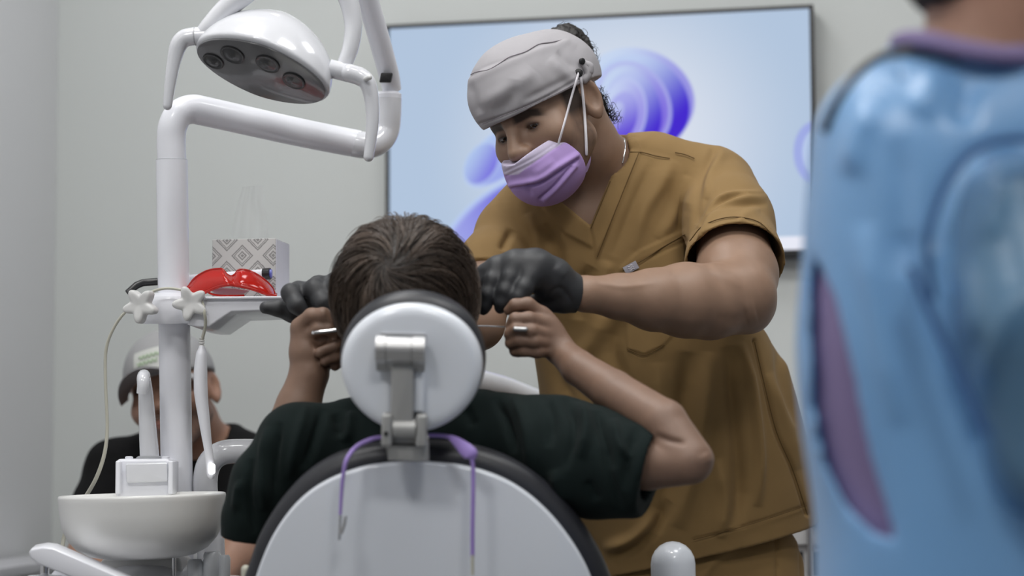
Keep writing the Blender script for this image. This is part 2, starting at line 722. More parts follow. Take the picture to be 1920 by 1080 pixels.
struct(slab('floor', -0.1, RW + 0.1, -0.1, RD + 0.1, -0.1, 0, M_FLOOR))
struct(slab('ceiling', -0.1, RW + 0.1, -0.1, RD + 0.1, RH, RH + 0.1, M_CEIL))
struct(slab('wall_back', -0.1, RW + 0.1, -0.1, 0, 0, RH, M_WALL))
struct(slab('wall_left', -0.1, 0, 0, RD, 0, RH, M_WALL2))
struct(slab('wall_right', RW, RW + 0.1, 0, RD, 0, RH, M_WALL3))
struct(slab('wall_front', -0.1, RW + 0.1, RD, RD + 0.1, 0, RH, M_WALL3))
struct(slab('baseboard_back', 0, RW, 0, 0.012, 0, 0.09, M_OFFWHITE))
struct(slab('baseboard_left', 0, 0.012, 0.012, RD, 0, 0.09, M_OFFWHITE))

M_PANEL = mat('light_panel', (0.95, 0.97, 1.0, 1), 0.5, emit=4.0)
for i, (u, n, wt, where) in enumerate([(0.8, 0.9, .3, 'above the seated visitor'), (2.5, 0.9, .08, 'above the wall counter'), (0.8, 2.0, .85, 'above the drinking bowl'),
                                       (2.2, 2.0, .85, 'above the tan scrubs'), (0.8, 4.2, 1.8, 'behind the left of the chair'), (2.4, 4.2, 1.9, 'above the blue gown')]):
    r = rootobj('ceiling_panel_light', 'square white ceiling light panel ' + where, 'ceiling light', room(u, n, RH - 0.02), 'ceiling light panels')
    box('frame', room(u, n, RH - 0.012), (0.64, 0.64, 0.024), M_OFFWHITE, r, RU, RN, RZ)
    box('diffuser', room(u, n, RH - 0.026), (0.58, 0.58, 0.006), M_PANEL, r, RU, RN, RZ)
    ld = bpy.data.lights.new('panel_lamp', 'AREA'); ld.shape = 'SQUARE'; ld.size = 0.56
    ld.energy = PANEL_W * wt; ld.color = (1.0, 0.985, 0.96)
    lo_ = bpy.data.objects.new('panel_lamp', ld); COL.objects.link(lo_); lo_.parent = r
    lo_.location = (0, 0, -0.014)
M_SPOT = mat('downlight_glow', (1.0, 0.98, 0.94, 1), 0.5, emit=220.0)
for i, (u, n) in enumerate([(1.35, 2.55), (1.62, 2.55), (1.0, 2.4)]):
    r = rootobj('ceiling_downlight', ['left', 'right', 'far left'][i] + ' small round downlight over the dental chair', 'ceiling light', room(u, n, RH - 0.02), 'round downlights')
    lathe('ring', [(0.05, 0), (0.05, -0.012), (0.036, -0.014), (0.036, -0.004)], room(u, n, RH), RZ, M_OFFWHITE, r, 32)
    lathe('bulb', [(0.034, -0.004), (0.034, -0.010), (0.02, -0.013)], room(u, n, RH), RZ, M_SPOT, r, 32)

# ------------------------------------------------------------------ television
tl, tr, br = wallpt(723, 49, 0.05), wallpt(1525, 8, 0.05), wallpt(1534, 483, 0.05)
TW = (tr - tl) @ RU; TH = tr[2] - br[2]
tvc = np.array([*(0.5 * (tl + tr))[:2], 0.5 * (tr[2] + br[2])])
tv = rootobj('television', 'wall television showing a pale blue screen with violet swirls', 'television', tvc)
box('cabinet', tvc - RN * 0.022, (TW, TH, 0.036), M_BLACK, tv, RU, RZ, RN, bev=0.003, r=0.004)
bw = 0.009
for nm, cc, sz in (('bezel', RZ * (TH / 2 - bw / 2), (TW, bw)), ('bezel', -RZ * (TH / 2 - bw), (TW, bw * 2)),
                   ('bezel', -RU * (TW / 2 - bw / 2), (bw, TH)), ('bezel', RU * (TW / 2 - bw / 2), (bw, TH))):
    box(nm, tvc + cc - RN * 0.002, (*sz, 0.008), M_BLACK, tv, RU, RZ, RN, bev=0.001)
box('wall_bracket', tvc - RN * 0.043, (0.3, 0.3, 0.012), M_BLACK, tv, RU, RZ, RN)


def screen_material():
    mt = bpy.data.materials.new('screen_picture'); mt.use_nodes = True
    nt = mt.node_tree; L = nt.links.new
    for n in list(nt.nodes):
        nt.nodes.remove(n)
    out = nt.nodes.new('ShaderNodeOutputMaterial'); em = nt.nodes.new('ShaderNodeEmission')
    L(em.outputs[0], out.inputs[0]); em.inputs[1].default_value = 1.0
    uv = nt.nodes.new('ShaderNodeAttribute'); uv.attribute_name = 'scr'
    sx = nt.nodes.new('ShaderNodeSeparateXYZ'); L(uv.outputs['Vector'], sx.inputs[0])
    X, Y = sx.outputs[0], sx.outputs[1]

    def mth(op, a, b=None, clamp=False):
        n = nt.nodes.new('ShaderNodeMath'); n.operation = op; n.use_clamp = clamp
        for i, v in enumerate((a, b)):
            if v is None:
                continue
            if isinstance(v, (int, float)):
                n.inputs[i].default_value = v
            else:
                L(v, n.inputs[i])
        return n.outputs[0]

    def lerp(v, a, b):
        n = nt.nodes.new('ShaderNodeMapRange'); n.interpolation_type = 'SMOOTHSTEP'
        L(v, n.inputs[0]); n.inputs[1].default_value = a; n.inputs[2].default_value = b
        return n.outputs[0]

    def mix(f, a, b):
        n = nt.nodes.new('ShaderNodeMix'); n.data_type = 'RGBA'
        L(f, n.inputs[0])
        for i, v in ((6, a), (7, b)):
            if isinstance(v, tuple):
                n.inputs[i].default_value = v
            else:
                L(v, n.inputs[i])
        return n.outputs[2]
    # background: brighter in the middle and low
    dx = mth('DIVIDE', mth('SUBTRACT', X, 0.55), 0.42); dy = mth('DIVIDE', mth('SUBTRACT', Y, 0.45), 0.75)
    rr = mth('SQRT', mth('ADD', mth('MULTIPLY', dx, dx), mth('MULTIPLY', dy, dy)))
    col = mix(lerp(rr, 0.15, 1.15), lin((220, 226, 238)), lin((178, 197, 221)))

    def petal(col, cx, cy, rx, ry, rot, c1, c2, gdir, soft=0.10, edge=None):
        """an ellipse in screen units (x 0..1, y 0..1 up); colour runs from c1 to c2 along gdir"""
        ax = mth('MULTIPLY', mth('SUBTRACT', X, cx), 1.72); ay = mth('SUBTRACT', Y, cy)
        c, s = math.cos(rot), math.sin(rot)
        u = mth('DIVIDE', mth('ADD', mth('MULTIPLY', ax, c), mth('MULTIPLY', ay, s)), rx)
        v = mth('DIVIDE', mth('SUBTRACT', mth('MULTIPLY', ay, c), mth('MULTIPLY', ax, s)), ry)
        r = mth('SQRT', mth('ADD', mth('MULTIPLY', u, u), mth('MULTIPLY', v, v)))
        mask = mth('SUBTRACT', 1.0, lerp(r, 1.0 - soft, 1.0))
        g = mth('ADD', mth('MULTIPLY', ax, math.cos(gdir)), mth('MULTIPLY', ay, math.sin(gdir)))
        inner = mix(lerp(g, -rx * 0.75, rx * 0.75), lin(c1), lin(c2))
        if edge:
            inner = mix(lerp(r, 0.80, 0.98), inner, lin(edge))
        return mix(mask, col, inner)
    # right swirl of nested rounded ribbons
    A, Bc, Cc = (196, 214, 244), (120, 96, 226), (74, 50, 205)
    R = math.radians
    col = petal(col, 0.600, 0.665, 0.245, 0.200, R(-30), (198, 214, 240), (150, 146, 226), R(-25), 0.06)
    col = petal(col, 0.606, 0.640, 0.225, 0.185, R(-48), (190, 207, 240), (70, 44, 206), R(-45), 0.06)
    col = petal(col, 0.590, 0.628, 0.200, 0.150, R(-66), (196, 212, 240), (128, 110, 222), R(-25), 0.08, (176, 180, 234))
    col = petal(col, 0.588, 0.600, 0.178, 0.120, R(-80), (186, 198, 238), (72, 46, 208), R(-40), 0.10)
    col = petal(col, 0.566, 0.592, 0.158, 0.098, R(-96), (200, 214, 242), (150, 140, 228), R(-20), 0.10, (190, 200, 240))
    col = petal(col, 0.560, 0.575, 0.120, 0.070, R(-104), (170, 172, 234), (98, 74, 214), R(-60), 0.14)
    col = petal(col, 0.535, 0.56, 0.10, 0.045, R(-118), (190, 200, 238), (132, 118, 222), R(-60), 0.2)
    # lower left swirl
    col = petal(col, 0.275, 0.44, 0.20, 0.10, R(40), (178, 200, 236), (150, 160, 232), R(-60), 0.08, (190, 208, 240))
    col = petal(col, 0.225, 0.40, 0.105, 0.07, R(60), (176, 198, 236), (120, 112, 222), R(-30), 0.1, (186, 206, 240))
    col = petal(col, 0.285, 0.10, 0.36, 0.20, R(38), (160, 166, 232), (80, 54, 212), R(25), 0.05, (186, 206, 242))
    col = petal(col, 0.315, 0.04, 0.30, 0.16, R(38), (150, 144, 230), (70, 46, 205), R(40), 0.06, None)
    # small ring near the right edge
    col = petal(col, 1.005, 0.40, 0.085, 0.135, 0, (160, 172, 228), (150, 160, 226), 0, 0.12)
    col = petal(col, 1.010, 0.40, 0.058, 0.10, 0, (186, 204, 236), (186, 204, 236), 0, 0.14)
    # task bar strip along the foot
    col = mix(mth('SUBTRACT', 1.0, lerp(Y, 0.052, 0.058)), col, lin((232, 234, 246)))
    L(col, em.inputs[0])
    return mt


sw, sh = TW - 2 * bw, TH - 3 * bw
sc_c = tvc + RZ * bw * 0.5 + RN * 0.0005
gx, gz = 2, 2
sv = [sc_c + RU * sw * (x - 0.5) + RZ * sh * (z - 0.5) - RN * (0.004 if k else 0.0)
      for k in (0, 1) for (x, z) in ((0, 0), (1, 0), (1, 1), (0, 1))]
so = obj('screen', sv, [(0, 1, 2, 3), (7, 6, 5, 4), (0, 4, 5, 1), (1, 5, 6, 2), (2, 6, 7, 3), (3, 7, 4, 0)], screen_material(), tv, smooth=False)
at = so.data.attributes.new('scr', 'FLOAT_VECTOR', 'POINT')
at.data.foreach_set('vector', np.array([(0, 0, 0), (1, 0, 0), (1, 1, 0), (0, 1, 0)] * 2, np.float32).ravel())

# ------------------------------------------------------------------ counter on the right, low cabinet on the left
M_CAB = mat('cabinet_white', (0.74, 0.74, 0.75, 1), 0.35)
M_TOP = mat('worktop_grey', (0.55, 0.55, 0.58, 1), 0.35)
q = wallpt(1505, 930) ; cu = (q - CORN) @ RU
ctz = P(1540, 919, 4.0)[2]
r = rootobj('wall_counter', 'white counter with grey worktop and open slots behind the tan scrubs', 'counter', room(cu + 0.55, 0.2, 0))
slab('worktop', cu - 0.3, RW - 0.02, 0.013, 0.42, ctz - 0.028, ctz, M_TOP, r)
slab('carcass', cu - 0.28, RW - 0.03, 0.014, 0.38, 0.05, ctz - 0.029, M_CAB, r)
slab('plinth', cu - 0.26, RW - 0.04, 0.014, 0.34, 0, 0.05, M_GREYPL, r)
for k in range(10):
    u0 = cu - 0.02 + k * 0.055
    if k not in (3, 7):
        slab('slot', u0, u0 + (0.018 if k % 3 else 0.036), 0.378, 0.3815, ctz - 0.155, ctz - 0.108, M_BLACK, r)
slab('drawer_front', cu - 0.26, cu + 0.6, 0.381, 0.392, ctz - 0.095, ctz - 0.036, M_CAB, r)
slab('drawer_front', cu - 0.26, cu + 0.6, 0.381, 0.392, ctz - 0.45, ctz - 0.17, M_CAB, r)
# chrome leg of a stool just right of the trousers
r = rootobj('stool', 'chrome-legged clinic stool beside the tan trousers', 'stool', P(1519, 1000, 3.65) * np.array([1, 1, 0]))
sx_, sy_ = P(1519, 1000, 3.65)[:2]
tube('leg', [(sx_, sy_, 0.10), (sx_, sy_, P(1519, 985, 3.65)[2])], 0.007, M_CHROME, r, 14)
tube('back_rail', [(sx_, sy_, P(1519, 985, 3.65)[2]), (sx_ + 0.02, sy_ + 0.01, P(1519, 976, 3.65)[2]), (sx_ + 0.12, sy_ + 0.1, P(1519, 972, 3.65)[2])], 0.007, M_CHROME, r, 14, smooth_path=5)
lathe('seat', [(0.02, 0), (0.17, 0.0), (0.18, 0.02), (0.18, 0.05), (0.16, 0.07), (0.02, 0.075)], (sx_ + 0.17, sy_ + 0.12, 0.48), RZ, M_BLACKL, r)
lathe('column', [(0.025, 0), (0.025, 0.44)], (sx_ + 0.17, sy_ + 0.12, 0.05), RZ, M_CHROME, r)
lathe('base', [(0.2, 0), (0.2, 0.02), (0.03, 0.05), (0.02, 0.06)], (sx_ + 0.17, sy_ + 0.12, 0.0), RZ, M_CHROME, r)

lcz = P(30, 1058, 3.9)[2]
r = rootobj('low_cabinet', 'low grey-topped cabinet against the left wall', 'cabinet', room(0.2, 0.75, 0))
slab('worktop', 0.013, 0.16, 0.15, 1.3, lcz - 0.02, lcz, M_TOP, r)
slab('carcass', 0.013, 0.15, 0.16, 1.29, 0.0, lcz - 0.021, M_CAB, r)
slab('door', 0.15, 0.156, 0.17, 0.72, 0.06, lcz - 0.03, M_CAB, r)
slab('door', 0.15, 0.156, 0.73, 1.28, 0.06, lcz - 0.03, M_CAB, r)

# ================================================================== dental lamp on its post
post0 = P(331, 900, 2.92)
lamp = rootobj('dental_lamp', 'white dental lamp head on a jointed arm and tall round post', 'dental lamp', (post0[0] + 0.0, post0[1], 0.25))
rp = m(28, 2.92)
pt_top = P(322, 300, 2.92)
tube('post', [(post0[0] + 0.012, post0[1], 0.25), P(332, 925, 2.92), pt_top], m(29.5, 2.92), M_WHITE, lamp, 32)
ring = lambda c, ax, r, hh=0.0012: lathe('joint_ring', [(r, -hh), (r * 1.012, -hh * .6), (r * 1.012, hh * .6), (r, hh)], c, ax, M_GREYPL, lamp, 32)
ring(pt_top, P(322, 290, 2.92) - pt_top, m(28.8, 2.92))
# elbow and swing arm
arm_pts = [P(322, 299, 2.92), P(321, 262, 2.92), P(324, 236, 2.92), P(336, 214, 2.925), P(358, 205, 2.935), P(385, 209, 2.945), P(470, 228, 2.98), P(560, 248, 3.02), P(640, 264, 3.05), P(672, 270, 3.06)]
ap = catmull(arm_pts, 6)
tube('swing_arm', ap, np.interp(np.linspace(0, 1, len(ap)), [0, .35, .5, 1], [m(27, 2.92), m(27, 2.92), m(28, 2.94), m(26, 3.05)]), M_WHITE, lamp, 28)
ep = catmull([P(650, 266, 3.055), P(684, 272, 3.06), P(708, 266, 3.07), P(723, 246, 3.08), P(727, 218, 3.08), P(728, 184, 3.08)], 6)
tube('end_elbow', ep, [m(25.5, 3.06)] * len(ep), M_WHITE2, lamp, 28)
lathe('socket_collar', [(m(23, 3.08), -0.012), (m(25, 3.08), -0.010), (m(25, 3.08), 0.006), (m(20, 3.08), 0.010)], P(728, 184, 3.08), P(728, 170, 3.08) - P(728, 184, 3.08), M_WHITE, lamp, 32)
lathe('pivot_pin', [(m(9, 3.08), 0), (m(9, 3.08), 0.04)], P(728, 182, 3.08), P(728, 150, 3.08) - P(728, 182, 3.08), M_CASTAL, lamp, 20)
# spring arm: tapering box beam that climbs towards the camera
sa = [P(735, 168, 3.08), P(726, 128, 3.06), P(707, 60, 3.02), P(687, -10, 2.98), P(662, -110, 2.92)]
sp = catmull(sa, 5)
tube('spring_arm', sp, np.interp(np.linspace(0, 1, len(sp)), [0, .15, .6, 1], [m(18, 3.08), m(20, 3.06), m(21, 3.0), m(22, 2.95)]), M_WHITE, lamp, 24, flat=0.8)
box('spring_cover', P(724, 146, 3.045), (m(22, 3.05), m(18, 3.05), 0.012), M_BLACK, lamp, V3(1, 0, 0), V3(.2, 1, 0), V3(0, 0, 1), bev=0.002)
tube('drop_joint', [P(662, -105, 2.92), P(610, -150, 2.86), P(560, -120, 2.79), P(553, -78, 2.76)], m(24, 2.85), M_WHITE, lamp, 20, smooth_path=6)
# yoke: an arch over the head, joining both pivots
yk = [P(374, 68, 2.75), P(392, 50, 2.75), P(420, 20, 2.752), P(455, -10, 2.755), P(505, -50, 2.76), P(560, -78, 2.765), P(615, -55, 2.765), P(648, -12, 2.765), P(662, 40, 2.765), P(658, 85, 2.762), P(645, 124, 2.76)]
yp = catmull(yk, 6)
tube('yoke', yp, np.interp(np.linspace(0, 1, len(yp)), [0, .1, .3, .5, .8, 1], [m(14, 2.75), m(19, 2.75), m(24, 2.75), m(24, 2.75), m(19, 2.76), m(16, 2.76)]), M_WHITE2, lamp, 22, flat=0.9)
# pivots
tube('pivot', [P(398, 66, 2.75), P(366, 68, 2.75)], m(17.5, 2.75), M_WHITE2, lamp, 24)
tube('pivot', [P(618, 128, 2.755), P(654, 137, 2.755)], m(17.5, 2.755), M_WHITE2, lamp, 24)
for _a, _b in ((P(654, 137, 2.755), P(618, 128, 2.755)), (P(366, 68, 2.75), P(398, 66, 2.75))):
    lathe('joint_ring', [(m(17.6, 2.75), -.0008), (m(18.0, 2.75), -.0005), (m(18.0, 2.75), .0005), (m(17.6, 2.75), .0008)], _a, _b - _a, M_GREYPL, lamp, 32)
# handles
for pts, rr in (([(364, 68), (346, 72), (334, 86), (326, 115), (320, 150), (314, 198)], (17, 17, 16, 13, 11, 8.5)),
                ([(655, 137), (676, 144), (690, 158), (697, 190), (698, 235), (691, 294)], (17.5, 17.5, 16, 13.5, 12, 9.5))):
    tube('handle', [P(x, y, 2.75) for x, y in pts], [m(q, 2.75) for q in rr], M_WHITE2, lamp, 20, smooth_path=6, round_ends=True)
tube('pivot_screw', [P(686, 148, 2.735), P(693, 145, 2.728)], m(5, 2.74), M_OFFWHITE, lamp, 12, round_ends=True)
# lamp head: half egg whose flat face looks down and towards the camera
LC = P(492, 131, 2.75)
la = unit(V3(.945, -.327, 0)); ln = unit(V3(-.28, -.80, .53)); lb = np.cross(ln, la)
LR = np.stack([la, lb, -ln])


def head_field(p):
    q = (p - f32(LC)) @ f32(LR).T
    a, b = m(133, 2.75), 0.066
    zz = np.clip(q[:, 2], 0, None)
    rad = np.sqrt(np.abs(q[:, 0] / a) ** 1.7 + (q[:, 1] / b) ** 2 * (1 - 0.12 * np.sign(q[:, 1])) + (zz / 0.098) ** 2)
    e = (rad - 1) * 0.055
    return smax(e, -(q[:, 2] + 0.004), 0.006)


lh = sdf_obj('lamp_head', head_field, LC - 0.14, LC + 0.14, 0.0022, M_WHITE2, lamp, rel=2)
# face plate in the plane z=-0.004
th = np.linspace(0, 2 * math.pi, 64, endpoint=False)
aa, bb = m(133, 2.75) * 0.955, 0.066 * 0.90
prism('face_plate', np.stack([aa * np.cos(th), bb * np.sign(np.sin(th)) * np.sqrt(np.maximum(1 - np.abs(np.cos(th)) ** 1.7, 0)) * (1 + .05 * np.sign(np.sin(th)))], 1), 0.004, 0.001, LC - LR[2] * 0.0065, la, lb, LR[2], M_LAMPFACE, lh)


def on_face(px, py):
    dr = P(px, py, 1.0) - CAM
    t = ((LC - LR[2] * 0.0066 - CAM) @ LR[2]) / (dr @ LR[2])
    return CAM + dr * t


for px, py, rr in ((400, 114, 0.0145), (436, 102, 0.0165), (502, 119, 0.0165), (551, 151, 0.0155)):
    c = on_face(px, py)
    lathe('lens', [(rr, 0.0), (rr, -0.0022), (rr * .85, -0.0016), (rr * .5, -0.0030), (rr * .1, -0.0036)], c, LR[2], M_LENS, lh, 32)
    lathe('lens_rim', [(rr * 1.1, 0.0), (rr * 1.1, -0.0018), (rr * 1.0, -0.0022), (rr * 1.0, 0)], c, LR[2], M_BLACK, lh, 32)

# ================================================================== tray shelf clamped on the post
tr_ = rootobj('instrument_shelf', 'white instrument shelf clamped to the lamp post with two star knobs', 'shelf', P(327, 607, 2.92))
pax = unit(pt_top - P(332, 925, 2.92))
cb = P(327, 606, 2.92)
lathe('clamp', [(rp * 1.08, 0.002), (m(60, 2.9), 0.0), (m(63, 2.9), 0.005), (m(62, 2.9), 0.034), (m(58, 2.9), 0.041), (m(44, 2.9), 0.046), (rp * 1.08, 0.047)], cb, pax, M_WHITE, tr_, 48)
# shelf arm as a side profile in photo axes, given real depth
out = [(352, 608), (372, 612), (392, 612), (432, 585), (612, 580), (616, 560), (612, 556), (352, 558)]
o2 = [((x - 372) * 2.9 / F, -(y - 580) * 2.9 / F) for x, y in out]
prism('shelf', o2, 0.215, 0.003, P(372, 580, 2.838), HX, HZ, HY, M_WHITE, tr_)
box('front_lip', P(500, 558, 2.836), (m(232, 2.82), m(5, 2.82), 0.006), M_WHITE, tr_, HX, HZ, -HY, bev=0.0015)


def star_knob(px, py, d, r_px, rot, tilt):
    c = P(px, py, d); R = m(r_px, d)
    z = unit(V3(*tilt)); x = unit(np.cross(UP, z)); y = np.cross(z, x)
    Rm = f32(np.stack([x, y, z]))

    def f(p):
        q = (p - f32(c)) @ Rm.T
        a = np.arctan2(q[:, 1], q[:, 0]) + rot
        rad = np.hypot(q[:, 0], q[:, 1])
        e = rad - R * (0.80 + 0.20 * np.cos(5 * a))
        e = e * 0.6
        top = np.abs(q[:, 2]) - (0.008 + 0.004 * np.clip(rad / R, 0, 1))
        return smax(e, top, 0.006)
    k = sdf_obj('knob', f, c - R * 1.25, c + R * 1.25, 0.0013, M_OFFWHITE, tr_, rel=2)
    lathe('stem', [(0.006, 0.0), (0.006, 0.02)], c - z * 0.024, z, M_OFFWHITE, k, 16)


star_knob(264, 573, 2.842, 34, 0.35, (-.25, .05, 1))
star_knob(357, 569, 2.832, 34, 0.55, (.12, .05, 1))

# intra-oral camera hanging on its cable
ic = rootobj('mouth_camera', 'slim white mouth camera hanging from its cable with a lit tip', 'dental camera', P(390, 890, 2.84))
hp = catmull([P(378, 652, 2.845), P(377, 672, 2.845), P(376, 700, 2.845), P(377, 740, 2.845), P(382, 780, 2.845), P(388, 825, 2.845), P(393, 860, 2.845), P(396, 888, 2.845)], 5)
tube('body', hp, np.interp(np.linspace(0, 1, len(hp)), [0, .07, .25, .4, .6, .75, 1], [m(q, 2.845) for q in (7, 12, 15.5, 16, 13, 10, 10.5)]), M_WHITE, ic, 24, flat=0.8, round_ends=True)
M_LED = mat('led_glow', (1.0, 1.0, 1.0, 1), 0.4, emit=3.0)
box('tip_light', P(397, 879, 2.834), (m(13, 2.84), m(20, 2.84), 0.004), M_LED, ic, HX, HZ, -HY, bev=0.001, r=0.004)
for k in range(4):
    lathe('strain_relief', [(0.0026, -0.0016), (0.0042, -0.001), (0.0042, 0.001), (0.0026, 0.0016)], P(378 + k * .1, 648 - k * 4.6, 2.845), HZ, M_OFFWHITE, ic, 16)
tube('cable', [P(378, 640, 2.845), P(385, 610, 2.835), P(383, 585, 2.825), P(375, 560, 2.84), P(345, 545, 2.85), P(308, 541, 2.85), P(275, 552, 2.85), P(240, 580, 2.84), P(215, 612, 2.845), P(199, 655, 2.85), P(198, 720, 2.85), P(201, 800, 2.85), P(196, 850, 2.85), P(181, 895, 2.86), P(160, 932, 2.88), P(136, 965, 2.90), P(122, 1000, 2.92), P(117, 1035, 2.92), P(126, 1075, 2.92), P(180, 1110, 2.9)], [m(q, 2.85) for q in (3, 3, 3, 2.6, 2.6, 2.6, 2.6, 2.6, 2.8, 3, 3, 3.2, 3.6, 3.8, 4, 4, 4, 4, 4, 4)], M_CABLE, ic, 10, smooth_path=6)

# ================================================================== cuspidor: bowl, cup filler, base
cu_ = rootobj('cuspidor', 'white ceramic spittoon bowl with a cup filler tap behind it', 'spittoon', P(285, 1075, 2.86))
bc = P(268, 1046, 2.75)
bax = unit(np.array([-.018, 0, 1.0]))
s_ = 2.75 / F
prof = [(r * s_, h * s_) for r, h in ((20, 0), (70, 0), (98, 5), (121, 17), (138, 36), (148, 58), (152.5, 84), (154.5, 106), (155.5, 114), (154.5, 118), (152, 119), (149, 116), (144, 98), (132, 66), (112, 36), (80, 20), (30, 14), (8, 13))]
lathe('bowl', prof, bc, bax, M_CERAMIC, cu_, 72, angle=80)
box('filler_housing', P(276, 896, 2.885), (m(100, 2.88), m(72, 2.88), 0.07), M_WHITE, cu_, HX, HZ, -HY, bev=0.004, r=0.006)
box('filler_panel', P(276, 886, 2.845), (m(78, 2.85), m(36, 2.85), 0.008), M_WHITE2, cu_, V3(1, 0.03, 0), V3(-.03, 1, 0), V3(0, 0, 1), bev=0.002, r=0.003)
for sx2 in (-1, 1):
    box('filler_cheek', P(276 + sx2 * 49, 895, 2.86), (m(9, 2.86), m(62, 2.86), 0.05), M_WHITE, cu_, HX, HZ, -HY, bev=0.002)
    lathe('filler_screw', [(0.006, 0), (0.006, 0.005), (0.004, 0.006)], P(276 + sx2 * 34, 863, 2.87), HZ, M_WHITE, cu_, 16)
lathe('tap_collar', [(m(24, 2.87), 0), (m(24, 2.87), 0.006), (m(20, 2.87), 0.008)], P(280, 865, 2.88), HZ, M_GREYPL, cu_, 28)
tp = catmull([P(281, 862, 2.88), P(278, 820, 2.88), P(275, 770, 2.88), P(273, 735, 2.88), P(271, 714, 2.872), P(270, 704, 2.855), P(268, 710, 2.838), P(268, 722, 2.833), P(266, 738, 2.833)], 6)
tube('tap', tp, np.interp(np.linspace(0, 1, len(tp)), [0, .3, .45, .6, .75, 1], [m(q, 2.87) for q in (18.5, 14.5, 12.5, 11.5, 11.5, 10)]), M_WHITE2, cu_, 22)
box('pedestal', P(284, 1075, 2.90), (m(150, 2.9), m(70, 2.9), 0.17), M_OFFWHITE, cu_, HX, HZ, -HY, bev=0.006, r=0.01)
tube('drain_pipe', [P(326, 1040, 2.8), P(326, 1085, 2.8)], m(4, 2.8), M_CHROME, cu_, 12)
# unit body below the frame line
uc = P(285, 1250, 2.92)
ub = rootobj('dental_unit_base', 'white dental unit body with rounded shoulder under the spittoon bowl', 'dental unit', (uc[0], uc[1], 0))
box('body', (uc[0], uc[1], (uc[2] + 0.12) / 2 + 0.02), (0.26, 0.24, uc[2] + 0.10), M_WHITE, ub, bev=0.012, r=0.03)
box('foot', (uc[0], uc[1], 0.02), (0.32, 0.30, 0.04), M_GREYPL, ub, bev=0.006, r=0.03)
lathe('shoulder', [(m(125, 2.8), -0.12), (m(125, 2.8), -0.03), (m(110, 2.8), 0.012), (m(70, 2.8), 0.028), (m(10, 2.8), 0.034)], P(278, 1093, 2.86), HZ, M_WHITE, ub, 48)
# assistant's instrument holder arm, lower left
ih = rootobj('holder_arm', 'white flat assistant holder arm on a chrome pin at the lower left', 'holder arm', P(100, 1090, 2.7))
prism('arm', [((x - 60) * 2.66 / F, -(y - 1040) * 2.66 / F) for x, y in ((54, 1036), (58, 1030), (80, 1026), (98, 1028), (215, 1078), (330, 1130), (318, 1158), (180, 1100), (72, 1058), (57, 1046))], 0.05, 0.0025, P(60, 1040, 2.62), V3(1, 0, 0), V3(0, 1, 0), V3(-.1, 0, -1), M_WHITE, ih)
tube('pin', [P(84, 1050, 2.67), P(84, 1078, 2.67)], m(8, 2.67), M_CHROME, ih, 16)
lathe('disc', [(m(34, 2.7), -0.02), (m(34, 2.7), 0), (m(30, 2.7), 0.003), (m(5, 2.7), 0.004)], P(84, 1083, 2.67), HZ, M_WHITE, ih, 32)
tube('stay', [P(110, 1090, 2.68), P(200, 1130, 2.76), P(260, 1140, 2.85)], 0.02, M_WHITE, ih, 16)
# small holders next to the bowl
hh = rootobj('handpiece_holder', 'grey handpiece holder with upright instruments right of the bowl', 'instrument holder', P(390, 1085, 2.78))
M_CLEAR = mat('clear_grey_plastic', (0.76, 0.79, 0.83, 1), 0.15, coat=0.5)
for px, top, rr in ((366, 1054, 15), (398, 1040, 17), (420, 1046, 12)):
    lathe('holder_cup', [(m(rr * .8, 2.78), -0.06), (m(rr, 2.78), -0.02), (m(rr, 2.78), 0.0), (m(rr * .8, 2.78), 0.004), (m(rr * .5, 2.78), 0.0)], P(px, top, 2.78), HZ, M_CLEAR, hh, 24)
box('holder_bar', P(390, 1100, 2.80), (m(110, 2.8), m(26, 2.8), 0.05), M_WHITE, hh, HX, HZ, -HY, bev=0.005)
tube('suction_tip', [P(461, 1100, 2.5), P(461, 1068, 2.5)], m(9, 2.5), M_CABLE, hh, 16, round_ends=True)

# ================================================================== things on the shelf
tb = rootobj('tissue_box', 'patterned grey diamond tissue box with clear film sticking up on the shelf', 'tissue box', P(465, 556, 2.96))


